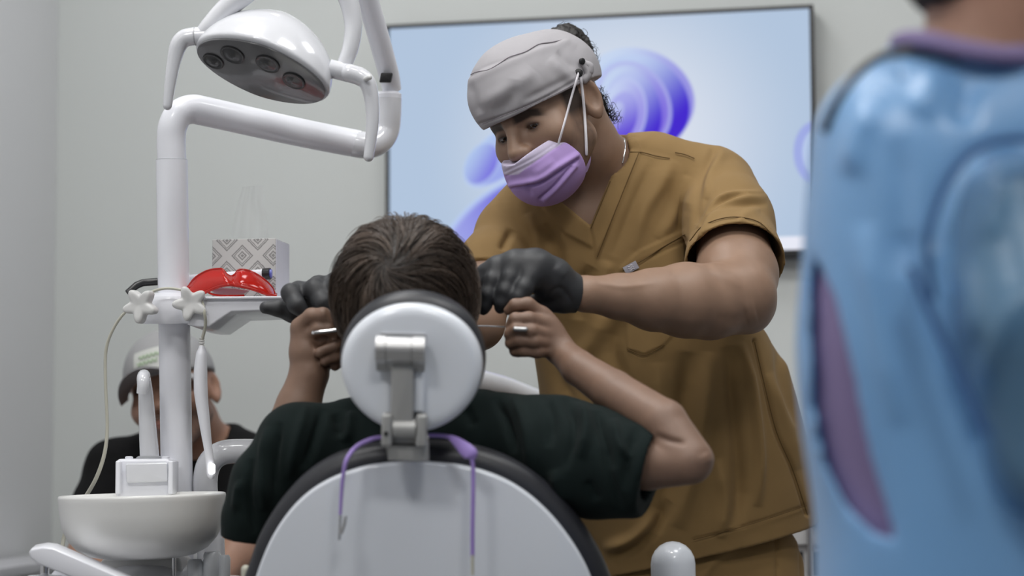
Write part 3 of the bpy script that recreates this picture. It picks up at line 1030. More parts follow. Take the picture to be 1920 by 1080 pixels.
def tissue_mat():
    mt = mat('tissue_box_print', (0.6, 0.6, 0.6, 1), 0.6)
    nt = mt.node_tree; L = nt.links.new; b = nt.nodes['Principled BSDF']
    at = nt.nodes.new('ShaderNodeAttribute'); at.attribute_name = 'fc'
    sx = nt.nodes.new('ShaderNodeSeparateXYZ'); L(at.outputs['Vector'], sx.inputs[0])

    def mth(op, a, b2=None):
        n = nt.nodes.new('ShaderNodeMath'); n.operation = op
        for i, v in enumerate((a, b2)):
            if v is None: continue
            if isinstance(v, (int, float)): n.inputs[i].default_value = v
            else: L(v, n.inputs[i])
        return n.outputs[0]
    # two diagonal cell axes
    u = mth('ADD', sx.outputs[0], sx.outputs[1]); v = mth('SUBTRACT', sx.outputs[0], sx.outputs[1])
    fu = mth('ABSOLUTE', mth('SUBTRACT', mth('FRACT', u), 0.5)); fv = mth('ABSOLUTE', mth('SUBTRACT', mth('FRACT', v), 0.5))
    mm = mth('MAXIMUM', fu, fv)
    ns = nt.nodes.new('ShaderNodeTexNoise'); ns.inputs['Scale'].default_value = 14
    L(at.outputs['Vector'], ns.inputs['Vector'])
    mm = mth('ADD', mm, mth('MULTIPLY', mth('SUBTRACT', ns.outputs['Fac'], 0.5), 0.05))
    rp_ = nt.nodes.new('ShaderNodeValToRGB'); rp_.color_ramp.interpolation = 'CONSTANT'
    lt, dk = (0.50, 0.49, 0.48, 1), (0.23, 0.225, 0.22, 1)
    els = [(0, dk), (0.06, lt), (0.09, dk), (0.15, lt), (0.235, dk), (0.27, lt), (0.30, dk), (0.355, lt)]
    cr = rp_.color_ramp
    cr.elements[0].position = 0; cr.elements[0].color = els[0][1]
    cr.elements[1].position = els[1][0]; cr.elements[1].color = els[1][1]
    for p_, c_ in els[2:]:
        e = cr.elements.new(p_); e.color = c_
    L(mm, rp_.inputs[0]); L(rp_.outputs[0], b.inputs['Base Color'])
    return mt


tbx = V3(.985, -.03, .13); tby = HZ; tbz = unit(np.cross(tbx, tby)); tbx = unit(np.cross(tby, tbz))
wB, hB, dB = m(122, 2.965), m(109, 2.965), 0.085
c0 = P(457, 502, 2.965)
vv, ff = poly_vf(rrect(wB, hB, 0.0015, 2), dB, 0.001, c0 - tbz * dB, tbx, tby, tbz)
bo = obj('carton', vv, ff, tissue_mat(), tb, angle=30)
at = bo.data.attributes.new('fc', 'FLOAT_VECTOR', 'POINT')
q = vv - c0
at.data.foreach_set('vector', np.stack([(q @ tbx) / wB * 2.05 + (q @ tbz) * 22 + .05, (q @ tby) / wB * 2.05 + .12, np.zeros(len(q))], 1).astype(np.float32).ravel())
box('opening', c0 - tbz * dB / 2 + tby * (hB / 2 + 0.0004), (0.07, 0.03, 0.0008), M_BLACK, tb, tbx, tbz, tby, bev=0.0003, r=0.014)
box('side_panel', c0 + tbx * (wB / 2 + .0004) - tbz * dB / 2, (dB - .003, hB - .003, .0012), mat('carton_side', (0.60, 0.60, 0.66, 1), .6), tb, -tbz, tby, tbx, bev=.0003)
# clear film that stands out of the opening
mf = bpy.data.materials.new('clear_film'); mf.use_nodes = True
nt = mf.node_tree; b = nt.nodes['Principled BSDF']
b.inputs['Base Color'].default_value = (0.85, 0.86, 0.87, 1); b.inputs['Roughness'].default_value = 0.12
tp_ = nt.nodes.new('ShaderNodeBsdfTransparent'); mx = nt.nodes.new('ShaderNodeMixShader'); mx.inputs[0].default_value = 0.16
nt.links.new(tp_.outputs[0], mx.inputs[1]); nt.links.new(b.outputs[0], mx.inputs[2])
nt.links.new(mx.outputs[0], nt.nodes['Material Output'].inputs[0])
fv, ffc = [], []
nu, nv = 14, 18
lft = [(432, 446), (440, 405), (446, 380), (455, 350)]; rgt = [(503, 446), (500, 405), (494, 380), (494, 347)]
lp, rpz = catmull([np.array(a, float) for a in lft], 6), catmull([np.array(a, float) for a in rgt], 6)
for i in range(len(lp)):
    for j in range(nu + 1):
        t = j / nu
        a = lp[i] * (1 - t) + rpz[i] * t
        fv.append(P(a[0], a[1], 3.005 + 0.006 * math.sin(t * 9 + i * .25) + 0.004 * math.sin(t * 23)))
nn = len(lp)
for i in range(nn - 1):
    for j in range(nu):
        ffc.append((i * (nu + 1) + j, i * (nu + 1) + j + 1, (i + 1) * (nu + 1) + j + 1, (i + 1) * (nu + 1) + j))
obj('film', fv, ffc, mf, tb)

# curing light lying behind the post
cl = rootobj('curing_light', 'white pen-shaped curing light with black ends lying behind the red goggles', 'curing light', P(420, 553, 2.92))
tube('body', [P(335, 526, 2.970), P(494, 514, 2.940)], m(9.5, 2.95), M_WHITE, cl, 22)
tube('end_cap', [P(494, 514, 2.940), P(507, 513, 2.938)], m(11, 2.94), M_BLACK, cl, 22)
M_BLUE = mat('blue_ring', (0.12, 0.14, 0.5, 1), 0.3)
tube('end_button', [P(506, 513, 2.938), P(510, 513, 2.938)], m(8, 2.94), M_BLUE, cl, 22)
tube('light_guide', [P(335, 526, 2.970), P(295, 528, 2.972), P(268, 530, 2.965), P(256, 535, 2.958), P(239, 549, 2.95)], [m(8, 2.97), m(7, 2.97), m(7, 2.97), m(7, 2.97), m(6, 2.95)], M_BLACK, cl, 16)

# red protective goggles
mr = bpy.data.materials.new('red_acrylic'); mr.use_nodes = True
nt = mr.node_tree; b = nt.nodes['Principled BSDF']
b.inputs['Base Color'].default_value = (0.58, 0.016, 0.006, 1); b.inputs['Roughness'].default_value = 0.12
b.inputs['Coat Weight'].default_value = 0.6
tp_ = nt.nodes.new('ShaderNodeBsdfTransparent'); tp_.inputs[0].default_value = (0.95, 0.12, 0.05, 1)
mx = nt.nodes.new('ShaderNodeMixShader'); mx.inputs[0].default_value = 0.58
nt.links.new(tp_.outputs[0], mx.inputs[1]); nt.links.new(b.outputs[0], mx.inputs[2])
nt.links.new(mx.outputs[0], nt.nodes['Material Output'].inputs[0])
gg = rootobj('safety_goggles', 'translucent red safety goggles lying on the instrument shelf', 'goggles', P(435, 554, 2.82))
top = [(352, 538), (366, 520), (388, 507), (410, 503), (418, 505), (426, 514), (434, 517), (441, 513), (449, 505), (470, 508), (494, 522), (510, 538), (516, 553)]
bot = [(352, 548), (372, 553), (392, 545), (408, 538), (420, 535), (430, 534), (440, 535), (452, 537), (470, 541), (488, 547), (500, 551), (508, 553), (517, 555)]
tc_, bc_ = catmull([np.array(a, float) for a in top], 4), catmull([np.array(a, float) for a in bot], 4)
gv, gf = [], []
NV = 8
ng = len(tc_)


def gdepth(s, t):
    return 2.846 + 0.10 * (abs(s - 0.52) * 2) ** 2.2 * 0.32 + 0.028 * t * t + (0.006 * math.exp(-((s - .5) / .06) ** 2))


for layer in (0, 1):
    for i in range(ng):
        s = i / (ng - 1)
        for j in range(NV + 1):
            t = j / NV
            a = bc_[i] * (1 - t) + tc_[i] * t
            gv.append(P(a[0], a[1], gdepth(s, t) + layer * 0.0025))
n1 = ng * (NV + 1)
for i in range(ng - 1):
    for j in range(NV):
        a = i * (NV + 1) + j; q4 = (a, a + NV + 1, a + NV + 2, a + 1)
        gf.append(q4); gf.append(tuple(n1 + k for k in q4[::-1]))
for i in range(ng - 1):
    for j in (0, NV):
        a = i * (NV + 1) + j
        gf.append((a, a + n1, a + NV + 1 + n1, a + NV + 1))
obj('lens', gv, gf, mr, gg)
tube('brow_rim', [P(x, y + 1, gdepth(i / (ng - 1), 1) + 0.001) for i, (x, y) in enumerate(tc_)], 0.0018, mr, gg, 8)
tube('lower_rim', [P(x, y, gdepth(i / (ng - 1), 0) + 0.001) for i, (x, y) in enumerate(bc_)], 0.0024, mr, gg, 8)
tube('inner_rim', [P(x, y, 2.856 + 0.02 * abs(x - 430) / 80) for x, y in ((384, 540), (392, 549), (404, 553), (420, 554.5), (440, 554.5), (458, 554))], 0.0016, mr, gg, 8, smooth_path=5)
M_PALE = mat('pale_blue_insert', (0.58, 0.70, 0.80, 1), 0.3)
prism('nose_insert', [((x - 430) * 2.83 / F, -(y - 546) * 2.83 / F) for x, y in ((392, 542), (410, 540), (440, 541), (468, 545), (456, 552), (425, 554), (405, 553))], 0.003, 0.001, P(430, 546, 2.878), V3(1, 0, 0), V3(0, 1, 0), V3(0, .15, -1), M_PALE, gg)
tube('temple', [P(356, 540, 2.89), P(354, 546, 2.915), P(372, 552, 2.955)], 0.002, mr, gg, 8, smooth_path=4)
tube('temple', [P(514, 550, 2.89), P(517, 552, 2.915), P(500, 553, 2.955)], 0.002, mr, gg, 8, smooth_path=4)

# ================================================================== dental chair
ch = rootobj('dental_chair', 'white-shelled dental chair with black padding and round headrest', 'dental chair', (P(790, 1000, 2.6)[0], 2.75, 0))
# backrest: leans a little towards the camera at its top
byv = unit(V3(0, 1, 0.10)); bxv = unit(V3(1, 0, 0)); bzv = unit(np.cross(bxv, byv))     # bzv towards the camera
bo_ = P(797, 1080, 2.42)
sc_ = 2.42 / F
shell = [(480, 1080), (490, 1052), (506, 1015), (528, 978), (556, 943), (590, 914), (630, 892), (675, 876), (722, 867), (775, 864), (830, 867), (878, 874), (922, 887), (962, 906), (1000, 933), (1036, 968), (1066, 1006), (1090, 1044), (1108, 1082)]
low = [(1132, 1150), (1145, 1230), (1140, 1330), (1090, 1430), (990, 1480), (797, 1490), (600, 1480), (500, 1430), (455, 1330), (452, 1230), (462, 1150)]
cs = catmull([np.array(a, float) for a in shell + low + [shell[0]]], 4)[:-1]
o2 = np.stack([(cs[:, 0] - 797) * sc_, -(cs[:, 1] - 1080) * sc_], 1)
prism('backrest_shell', o2, 0.03, 0.004, bo_ - bzv * 0.03, bxv, byv, bzv, M_SHELL, ch, angle=60)
cush = [(464, 1060), (478, 1020), (500, 978), (530, 936), (568, 896), (612, 866), (660, 847), (715, 836), (772, 833), (830, 835), (885, 842), (935, 857), (980, 880), (1022, 911), (1062, 950), (1096, 994), (1124, 1040), (1142, 1080)]
low2 = [(1166, 1150), (1180, 1230), (1174, 1340), (1118, 1450), (1000, 1505), (797, 1515), (590, 1505), (470, 1450), (424, 1340), (428, 1230), (444, 1120)]
cs2 = catmull([np.array(a, float) for a in cush + low2 + [cush[0]]], 4)[:-1]
o3 = np.stack([(cs2[:, 0] - 797) * sc_, -(cs2[:, 1] - 1080) * sc_], 1)
prism('backrest_cushion', o3, 0.055, 0.02, bo_ - bzv * 0.068, bxv, byv, bzv, M_BLACKL, ch, angle=60)
# headrest
hyv = unit(V3(0.02, 1, 0.06)); hxv = unit(V3(1, -0.02, 0)); hzv = unit(np.cross(hxv, hyv))
hc = P(772, 690, 2.36); hs = 2.36 / F
th = np.linspace(0, 2 * math.pi, 72, endpoint=False)
egg = lambda rx, ry: np.stack([rx * hs * np.cos(th) * (1 + 0.04 * np.sin(th)), ry * hs * np.sin(th)], 1)
hv, hf = [], []
prof = [(1.0, -0.022), (1.0, -0.006), (0.985, 0.0005), (0.95, 0.0045), (0.88, 0.0075), (0.80, 0.0082), (0.4, 0.0090), (0.02, 0.0092)]
e0 = egg(133, 122)
hv = np.concatenate([hc + (e0[:, :1] * k) * hxv + (e0[:, 1:] * k) * hyv + hzv * z for k, z in prof])
for i in range(len(prof) - 1):
    for k in range(72):
        k2 = (k + 1) % 72
        hf.append((i * 72 + k, i * 72 + k2, (i + 1) * 72 + k2, (i + 1) * 72 + k))
hf.append(tuple(range(72))[::-1]); hf.append(tuple((len(prof) - 1) * 72 + k for k in range(72)))
obj('headrest_shell', hv, hf, M_SHELL, ch, angle=60)
hcc = hc + hyv * m(9, 2.36) - hzv * 0.07
prism('headrest_cushion', egg(138, 134), 0.062, 0.022, hcc, hxv, hyv, hzv, M_BLACKL, ch, angle=60)
# headrest hinge and strut
hp_ = lambda px, py, off: hc + hxv * ((px - 772) * hs) - hyv * ((py - 690) * hs) + hzv * off
for x0, x1, rr in ((708, 726, 26), (727, 774, 24.5), (775, 798, 26)):
    tube('hinge_barrel', [hp_(x0, 652, 0.028), hp_(x1, 652, 0.028)], m(rr, 2.33), M_METAL, ch, 32)
    tube('hinge_block', [hp_(x0, 674, 0.020), hp_(x1, 674, 0.020)], m(rr * .75, 2.33), M_CASTAL, ch, 4, up=hzv)
box('hinge_recess', hp_(756, 628, 0.0105), (m(84, 2.36), m(10, 2.36), 0.004), M_GREYPL, ch, hxv, hyv, hzv, bev=0.001)
box('hinge_slot', hp_(752, 633, 0.02), (m(42, 2.36), m(8, 2.36), 0.012), M_BLACK, ch, hxv, hyv, hzv, bev=0.001)
box('strut', hp_(757, 742, 0.022), (m(42, 2.34), m(125, 2.34), 0.012), M_CASTAL, ch, hxv, hyv, hzv, bev=0.002)
box('strut_cover', hp_(787, 728, 0.0135), (m(20, 2.35), m(84, 2.35), 0.010), M_SHELL, ch, hxv, hyv, hzv, bev=0.003)
for sx2 in (-1, 1):
    box('knuckle_cheek', hp_(762 + sx2 * 32, 802, 0.018), (m(20, 2.34), m(60, 2.34), 0.028), M_CASTAL, ch, hxv, hyv, hzv, bev=0.003)
tube('knuckle_barrel', [hp_(741, 800, 0.022), hp_(783, 800, 0.022)], m(18, 2.34), M_CASTAL, ch, 28)
lathe('knuckle_screw', [(0.0028, 0), (0.0028, 0.002), (0.001, 0.0022)], hp_(729, 808, 0.0318), hzv, M_BLACK, ch, 14)
prism('mount_plate', [((x - 765) * hs, -(y - 840) * hs) for x, y in ((724, 815), (806, 815), (808, 862), (732, 862))], 0.02, 0.002, hp_(765, 840, -0.005), hxv, hyv, hzv, M_CASTAL, ch)
box('mount_gap', hp_(762, 831, 0.0165), (m(50, 2.34), m(3, 2.34), 0.004), M_BLACK, ch, hxv, hyv, hzv, bev=0.0005)
# armrest on the right, seat, base
tube('armrest', [P(1262, 1057, 2.72), P(1262, 1150, 2.72), P(1240, 1260, 2.78)], [m(42, 2.72)] * 3, M_SHELL, ch, 32, smooth_path=5, round_ends=True)
ab = catmull([P(395, 1010, 2.92), P(388, 950, 2.92), P(385, 900, 2.92), P(393, 868, 2.92), P(415, 850, 2.92), P(448, 846, 2.93), P(490, 850, 2.94), P(520, 880, 2.95), P(525, 940, 2.95)], 6)
tube('armrest_loop', ab, m(23, 2.92), M_WHITE2, ch, 24)
tube('armrest_stem', [P(395, 1010, 2.92), P(410, 1150, 2.9), P(560, 1300, 2.85)], m(26, 2.92), M_WHITE2, ch, 20, smooth_path=5)
sz_ = 0.50
sq = catmull([np.array(a, float) for a in ((-.23, 0), (-.23, -.2), (-.15, -.28), (.15, -.28), (.19, -.2), (.185, 0), (.18, .45), (.16, 1.0), (.1, 1.08), (-.1, 1.08), (-.18, 1.0), (-.22, .45), (-.23, 0))], 5)[:-1]
sc0 = np.array([P(797, 1080, 2.6)[0], 2.78, 0])
prism('seat_cushion', sq, 0.09, 0.035, sc0 + RZ * sz_, np.array([1., 0, 0]), np.array([0, 1., 0]), RZ, M_BLACKL, ch, angle=60)
prism('seat_shell', sq * 0.96, 0.05, 0.02, sc0 + RZ * (sz_ - 0.045), np.array([1., 0, 0]), np.array([0, 1., 0]), RZ, M_SHELL, ch, angle=60)
box('lift_column', sc0 + np.array([0, 0.1, 0.25]), (0.22, 0.34, 0.44), M_SHELL, ch, bev=0.02, r=0.04)
box('floor_base', sc0 + np.array([0, 0.15, 0.02]), (0.5, 0.9, 0.04), M_GREYPL, ch, bev=0.01, r=0.08)
# glossy white delivery arm behind the patient
dl = rootobj('delivery_arm', 'glossy white sloping arm of the instrument console behind the patient', 'delivery arm', P(960, 760, 3.35))
tube('arm', [P(800, 690, 3.3), P(900, 718, 3.33), P(960, 735, 3.36), P(1040, 775, 3.4), P(1100, 850, 3.42)], [m(26, 3.3), m(25, 3.3), m(24, 3.3), m(24, 3.3), m(24, 3.3)], M_WHITE2, dl, 24, smooth_path=6, round_ends=True)
tube('column', [P(1100, 845, 3.42), P(1105, 1000, 3.42), (P(1105, 1000, 3.42)[0], P(1105, 1000, 3.42)[1], 0.02)], m(24, 3.4), M_WHITE2, dl, 20)

# ================================================================== purple bib chain
bcn = rootobj('bib_chain', 'purple bib cord with metal clips hanging from the headrest neck', 'bib chain', P(768, 830, 2.36))
def bp(px, py, off): return P(px, py, 2.40 - off)
cordL = [bp(760, 818, .012), bp(722, 819, .01), bp(695, 824, .012), bp(668, 838, .02), bp(650, 862, .035), bp(643, 895, .035), bp(640, 930, .032), bp(638, 965, .030)]
tube('cord', cordL, [m(q, 2.39) for q in (4, 4, 4.5, 4.5, 4.2, 3.6, 3.4, 3)], M_PURPLE, bcn, 12, smooth_path=6)
cordR = [bp(760, 818, .012), bp(805, 816, .01), bp(836, 818, .014), bp(850, 824, .02)]
tube('cord', cordR, [m(q, 2.39) for q in (4, 4, 4, 5)], M_PURPLE, bcn, 12, smooth_path=5)
tube('cord_slider', [bp(842, 818, .02), bp(856, 828, .026), bp(872, 842, .034), bp(883, 852, .038), bp(887, 862, .036)], [m(q, 2.38) for q in (4, 9, 13.5, 14, 5)], M_PURPLE, bcn, 14, smooth_path=5, flat=0.3, up=FWD)
tube('cord', [bp(884, 854, .036), bp(887, 880, .034), bp(887, 930, .033), bp(886, 990, .030), bp(886, 1045, .026)], m(4, 2.37), M_PURPLE, bcn, 12, smooth_path=5)
tube('clip', [bp(638, 962, .030), bp(637, 990, .029), bp(636, 1012, .028)], m(3, 2.37), M_CHROME, bcn, 10)
tube('clip_jaw', [bp(640, 1000, .032), bp(645, 985, .034), bp(648, 968, .033)], m(3.2, 2.37), M_METAL, bcn, 10)
tube('clip', [bp(886, 1040, .027), bp(886, 1078, .026)], m(3.4, 2.37), M_CABLE, bcn, 10)

# ================================================================== people
M_SKIN = mat('skin', (0.4, 0.24, 0.16, 1), 0.5, sss=0.03, attr=True, var=0.06, vscale=45, bump=0.08, bscale=900)
M_EYE = mat('eye_white', (0.20, 0.18, 0.165, 1), 0.15, coat=0.6)
M_IRIS = mat('iris', (0.02, 0.012, 0.008, 1), 0.1, coat=0.8)
M_HAIR = mat('hair_strand', (0.05, 0.03, 0.02, 1), 0.38, attr=True, spec=0.6)
M_HAIRB = mat('hair_dark', (0.010, 0.008, 0.007, 1), 0.5)
M_SCRUB = mat('tan_scrub_cloth', (0.252, 0.155, 0.056, 1), 0.85, sheen=0.04, bump=0.12, bscale=1400, var=0.03, vscale=30)
M_SEAM = mat('tan_seam_thread', (0.10, 0.055, 0.014, 1), 0.9)
M_GLOVE = mat('black_nitrile', (0.026, 0.027, 0.030, 1), 0.52, bump=0.08, bscale=260)
M_CAP = mat('grey_cap_cloth', (0.38, 0.367, 0.385, 1), 0.9, bump=0.1, bscale=1300)
M_SEAMC = mat('cap_seam_thread', (0.22, 0.20, 0.22, 1), 0.9)
M_MASK = mat('lilac_mask', (0.4, 0.3, 0.6, 1), 0.75, attr=True, bump=0.06, bscale=1500)
M_STRAP = mat('white_elastic', (0.72, 0.70, 0.74, 1), 0.7)
M_GREEN = mat('green_shirt_cotton', (0.0050, 0.0108, 0.0102, 1), 0.9, spec=0.2, sheen=0.02, bump=0.12, bscale=1200, var=0.06, vscale=25)
M_BLKSHIRT = mat('black_shirt_cotton', (0.006, 0.006, 0.0065, 1), 0.9, spec=0.2, bump=0.1, bscale=900)
M_JEANS = mat('dark_denim', (0.03, 0.04, 0.07, 1), 0.9, bump=0.1, bscale=900)
M_SHOE = mat('shoe_rubber', (0.02, 0.02, 0.022, 1), 0.6)
M_LAV = mat('lavender_scrub', (0.23, 0.18, 0.34, 1), 0.85, bump=0.1, bscale=900)


def gown_mat(name='blue_isolation_gown', clear=.10, colr=(0.24, 0.50, 0.84, 1)):
    mt = bpy.data.materials.new(name); mt.use_nodes = True
    nt = mt.node_tree; L = nt.links.new
    out = nt.nodes['Material Output']; b = nt.nodes['Principled BSDF']
    b.inputs['Base Color'].default_value = colr; b.inputs['Roughness'].default_value = 0.36; b.inputs['Specular IOR Level'].default_value = 0.8
    b.inputs['Sheen Weight'].default_value = 0.3
    tr = nt.nodes.new('ShaderNodeBsdfTranslucent'); tr.inputs[0].default_value = (0.2, 0.45, 0.75, 1)
    tp = nt.nodes.new('ShaderNodeBsdfTransparent'); tp.inputs[0].default_value = (0.6, 0.8, 0.95, 1)
    m1 = nt.nodes.new('ShaderNodeMixShader'); m1.inputs[0].default_value = 0.25
    m2 = nt.nodes.new('ShaderNodeMixShader'); m2.inputs[0].default_value = clear
    L(b.outputs[0], m1.inputs[1]); L(tr.outputs[0], m1.inputs[2])
    L(m1.outputs[0], m2.inputs[1]); L(tp.outputs[0], m2.inputs[2]); L(m2.outputs[0], out.inputs[0])
    return mt


M_GOWN = gown_mat()
M_GOWNS = gown_mat('blue_gown_sleeve', .5, (0.22, 0.40, 0.56, 1))


class Head:
    """a head field in its own axes: x to the person's left, y up, z out of the face"""
    def __init__(s, px, py, d, ex, ez, scale=1.0):
        s.o = P(px, py, d); s.s = scale
        z = unit(V3(*ez)); x = V3(*ex); x = unit(x - z * (x @ z)); y = np.cross(z, x)
        s.R = np.stack([x, y, z]); s.x, s.y, s.z = x, y, z

    def loc(s, V):
        return (np.asarray(V) - s.o) @ s.R.T / s.s

    def w(s, x, y, z):
        return s.o + s.s * (x * s.x + y * s.y + z * s.z)

    def field(s):
        E = lambda c, r: s_ell(c, r); C = s_cone
        base = s_union([E((0, .035, -.012), (.0735, .083, .096)), E((0, -.018, .028), (.0615, .086, .060))], .03)
        jaw = s_union([C((sx * .052, -.052, .004), (sx * .018, -.100, .062), .018, .018) for sx in (-1, 1)] + [s_sph((0, -.098, .068), .020)], .02)
        cheek = s_union([s_sph((sx * .046, -.026, .056), .024) for sx in (-1, 1)])
        brow = s_union([C((0, .016, .079), (sx * .042, .020, .066), .012, .010) for sx in (-1, 1)], .01)
        nose = s_union([C((0, .010, .087), (0, -.030, .106), .0075, .0115), s_sph((.0115, -.034, .097), .0085), s_sph((-.0115, -.034, .097), .0085)], .008)
        lids = s_union([E((sx * .031, -.001, .071), (.0155, .0115, .0135)) for sx in (-1, 1)])
        socket = s_union([E((sx * .031, -.001, .091), (.018, .011, .012)) for sx in (-1, 1)])
        slit = s_union([E((sx * .031, -.0045, .085), (.0130, .0026, .012)) for sx in (-1, 1)])
        lips = s_union([E((0, -.0595, .086), (.024, .006, .010)), E((0, -.0690, .084), (.020, .007, .010))], .003)
        ear = []
        for sx in (-1, 1):
            ear.append((np.array([sx * .078, -.004, -.016]), sx))

        def f(p):
            q = f32((p - f32(s.o)) @ f32(s.R).T / s.s)
            d = base(q)
            d = smin(d, jaw(q), .028); d = smin(d, cheek(q), .022); d = smin(d, brow(q), .014)
            d = smax(d, -socket(q), .012)
            d = smin(d, lids(q), .006)
            d = smin(d, nose(q), .012)
            d = smin(d, lips(q), .007)
            d = smax(d, -slit(q), .002)
            for c, sx in ear:
                u = q - f32(c)
                # tilt the ear plate outwards and back
                uu = np.stack([u[:, 0] * .88 + sx * u[:, 2] * .47, u[:, 1], -sx * u[:, 0] * .47 + u[:, 2] * .88], 1)
                k = np.sqrt((uu[:, 0] / .0085) ** 2 + (uu[:, 1] / (.033 - .0)) ** 2 + (uu[:, 2] / (.018 + .10 * np.clip(uu[:, 1], -.03, .03))) ** 2)
                e = (k - 1) * .0075
                bowl = np.sqrt(((uu[:, 0] - sx * .0085) / .0095) ** 2 + ((uu[:, 1] - .003) / .021) ** 2 + ((uu[:, 2] + .001) / .0115) ** 2) - 1
                e = smax(e, -bowl * .0085, .003)
                d = smin(d, e, .008)
            return (d * s.s).astype(np.float32)
        return cull(f, s.o, .16 * s.s)

    def colors(s, skin, brow=(0.03, 0.018, 0.012), beard=0.0, beard_c=(0.05, 0.030, 0.021), lip=(0.32, 0.14, 0.11), scalp=None):
        skin = np.array(skin)

        def g(V):
            q = s.loc(V); x, y, z = np.abs(q[:, 0]), q[:, 1], q[:, 2]
            c = np.tile(skin, (len(V), 1))
            def put(mask, col):
                nonlocal c
                mk = np.clip(mask, 0, 1)[:, None]
                c = c * (1 - mk) + np.array(col) * mk
            near = (np.abs(q) < .16).all(1)
            ss = lambda v, a, b: np.clip((v - a) / (b - a), 0, 1)
            yb = .0150 + .10 * np.minimum(x - .012, .022) * .35 - np.maximum(x - .038, 0) * .45
            put(near * (z > .045) * ss(.0078 - np.abs(y - yb), 0, .003) * ss(x, .009, .015) * ss(.056 - x, 0, .008) * .95, brow)
            ring = np.hypot((x - .031) / 1.5, y + .0035)
            put(near * (z > .06) * ss(.0100 - ring, 0, .005) * .85, (0.045, 0.026, 0.019))
            put(near * (z > .07) * ss(.022 - x, 0, .004) * ss(.0125 - np.abs(y + .064), 0, .003), lip)
            if beard:
                b = ss(-y, .030, .058) * ss(z, -.005, .012) * (1 - ss(.02 - np.hypot(x * .9, (y + .064) * 1.3), 0, .006))
                b = np.maximum(b, ss(-y, .0, .03) * ss(x, .055, .064) * ss(z, -.004, .006) * ss(.045 - z, 0, .02))
                b = b * ss(y, -.135, -.105)
                put(near * b * beard * (0.8 + .2 * noise3(V, 700, 3, 2)), beard_c)
            if scalp is not None:
                put(near * scalp(x, y, z), (0.03, 0.02, 0.015))
            return c
        return g

    def eyes(s, parent):
        for sx in (-1, 1):
            c = s.w(sx * .031, -.0015, .0715); r = .0118 * s.s
            prof = [(r * math.sin(a), -r * math.cos(a)) for a in np.linspace(0.02, math.pi - .02, 14)]
            e = lathe('eye', prof, c, s.z, M_EYE, parent, 24, angle=80)
            zz = unit(s.z - .45 * s.y)
            pr = [(r * 1.01 * math.sin(a), r * 1.012 * math.cos(a)) for a in np.linspace(.02, .78, 6)]
            lathe('iris', pr[::-1], c, zz, M_IRIS, e, 20, angle=80)


def strands_obj(name, lines, radius, cols, material, parent, taper=True, label=None):
    """many hairs as thin three-sided tubes joined into one part"""
    VV, FF, CC = [], [], []
    base = 0
    th = np.array([0, 2.0944, 4.1888])
    for ln_, c in zip(lines, cols):
        n = len(ln_)
        tg = np.gradient(ln_, axis=0); tg /= np.linalg.norm(tg, axis=1)[:, None] + 1e-9
        a = np.cross(tg, [0.31, 0.22, 0.92]); a /= np.linalg.norm(a, axis=1)[:, None] + 1e-9
        b = np.cross(tg, a)
        rr = radius * (np.interp(np.linspace(0, 1, n), [0, .1, .7, 1], [.7, 1, .8, .12]) if taper else np.ones(n))
        ring = ln_[:, None, :] + rr[:, None, None] * (np.cos(th)[None, :, None] * a[:, None, :] + np.sin(th)[None, :, None] * b[:, None, :])
        VV.append(ring.reshape(-1, 3)); CC.append(np.tile(c, (n * 3, 1)))
        i = np.arange(n - 1)[:, None] * 3; k = np.arange(3)[None]
        FF.append(np.stack([base + i + k, base + i + (k + 1) % 3, base + i + 3 + (k + 1) % 3, base + i + 3 + k], -1).reshape(-1, 4))
        base += n * 3
    return obj(name, np.concatenate(VV), np.concatenate(FF), material, parent, colors=np.concatenate(CC), label=label)


def head_hair(hd, whorl, radii, centre, count, length, keep, lift, base_c, seed, swirl=0.6, grav=0.5):
    """strands flowing over an ellipsoid away from a crown whorl (all in head axes)"""
    r = np.random.default_rng(seed)
    w_ = unit(whorl); lines, cols = [], []
    rad = np.array(radii)
    tries = 0
    # clumps give the locks their shape
    while len(lines) < count and tries < count * 20:
        tries += 1
        n = unit(r.normal(size=3))
        if not keep(n):
            continue
        L = length * (0.65 + .6 * r.random()); off0 = 0.02 + 0.10 * r.random(); lf = lift * (0.5 + .8 * r.random())
        pts = []
        seg = 10
        cl = math.sin(n @ np.array([17., 9., 13.])) * .4 + math.sin(n @ np.array([-11., 19., 7.])) * .35 + math.sin(n @ np.array([31., -23., 27.])) * .3
        for k in range(seg):
            s_ = k / (seg - 1)
            pts.append(hd.w(*(np.array(centre) + rad * n * (1 + off0 + lf * (1 - math.exp(-3 * s_)) + .030 * cl - 0.03 * s_ * s_))))
            t = n - w_ * (n @ w_)
            dist = math.acos(max(-1, min(1, n @ w_)))
            t = unit(t) if np.linalg.norm(t) > 1e-3 else unit(r.normal(size=3))
            sw = np.cross(n, t)
            g = np.array([0, -1., 0]); g = g - n * (g @ n)
            q = t + sw * (swirl * math.exp(-dist * 1.6) + .38 * cl) + g * grav * min(1, dist)
            q = unit(q + r.normal(size=3) * .045)
            n = unit(n + q * (L / seg / rad.mean()))
        lines.append(np.array(pts))
        v = 0.6 + 0.6 * r.random() + .45 * cl
        cols.append(np.array(base_c) * max(v, .3))
    return lines, cols


def shoe(name, c, fwd, parent):
    f_ = unit(fwd); sd = np.cross(f_, RZ); c = np.asarray(c, float)
    fld = s_union([s_cone(c - f_ * .06 + RZ * .04, c + f_ * .12 + RZ * .035, .042, .036), s_cone(c - f_ * .06 + RZ * .04, c - f_ * .05 + RZ * .10, .042, .045)], .03)
    g = lambda p: smax(fld(p), -(p[:, 2] - np.float32(c[2])), .008)
    return sdf_obj(name, g, c - .2, c + .22, .006, M_SHOE, parent)


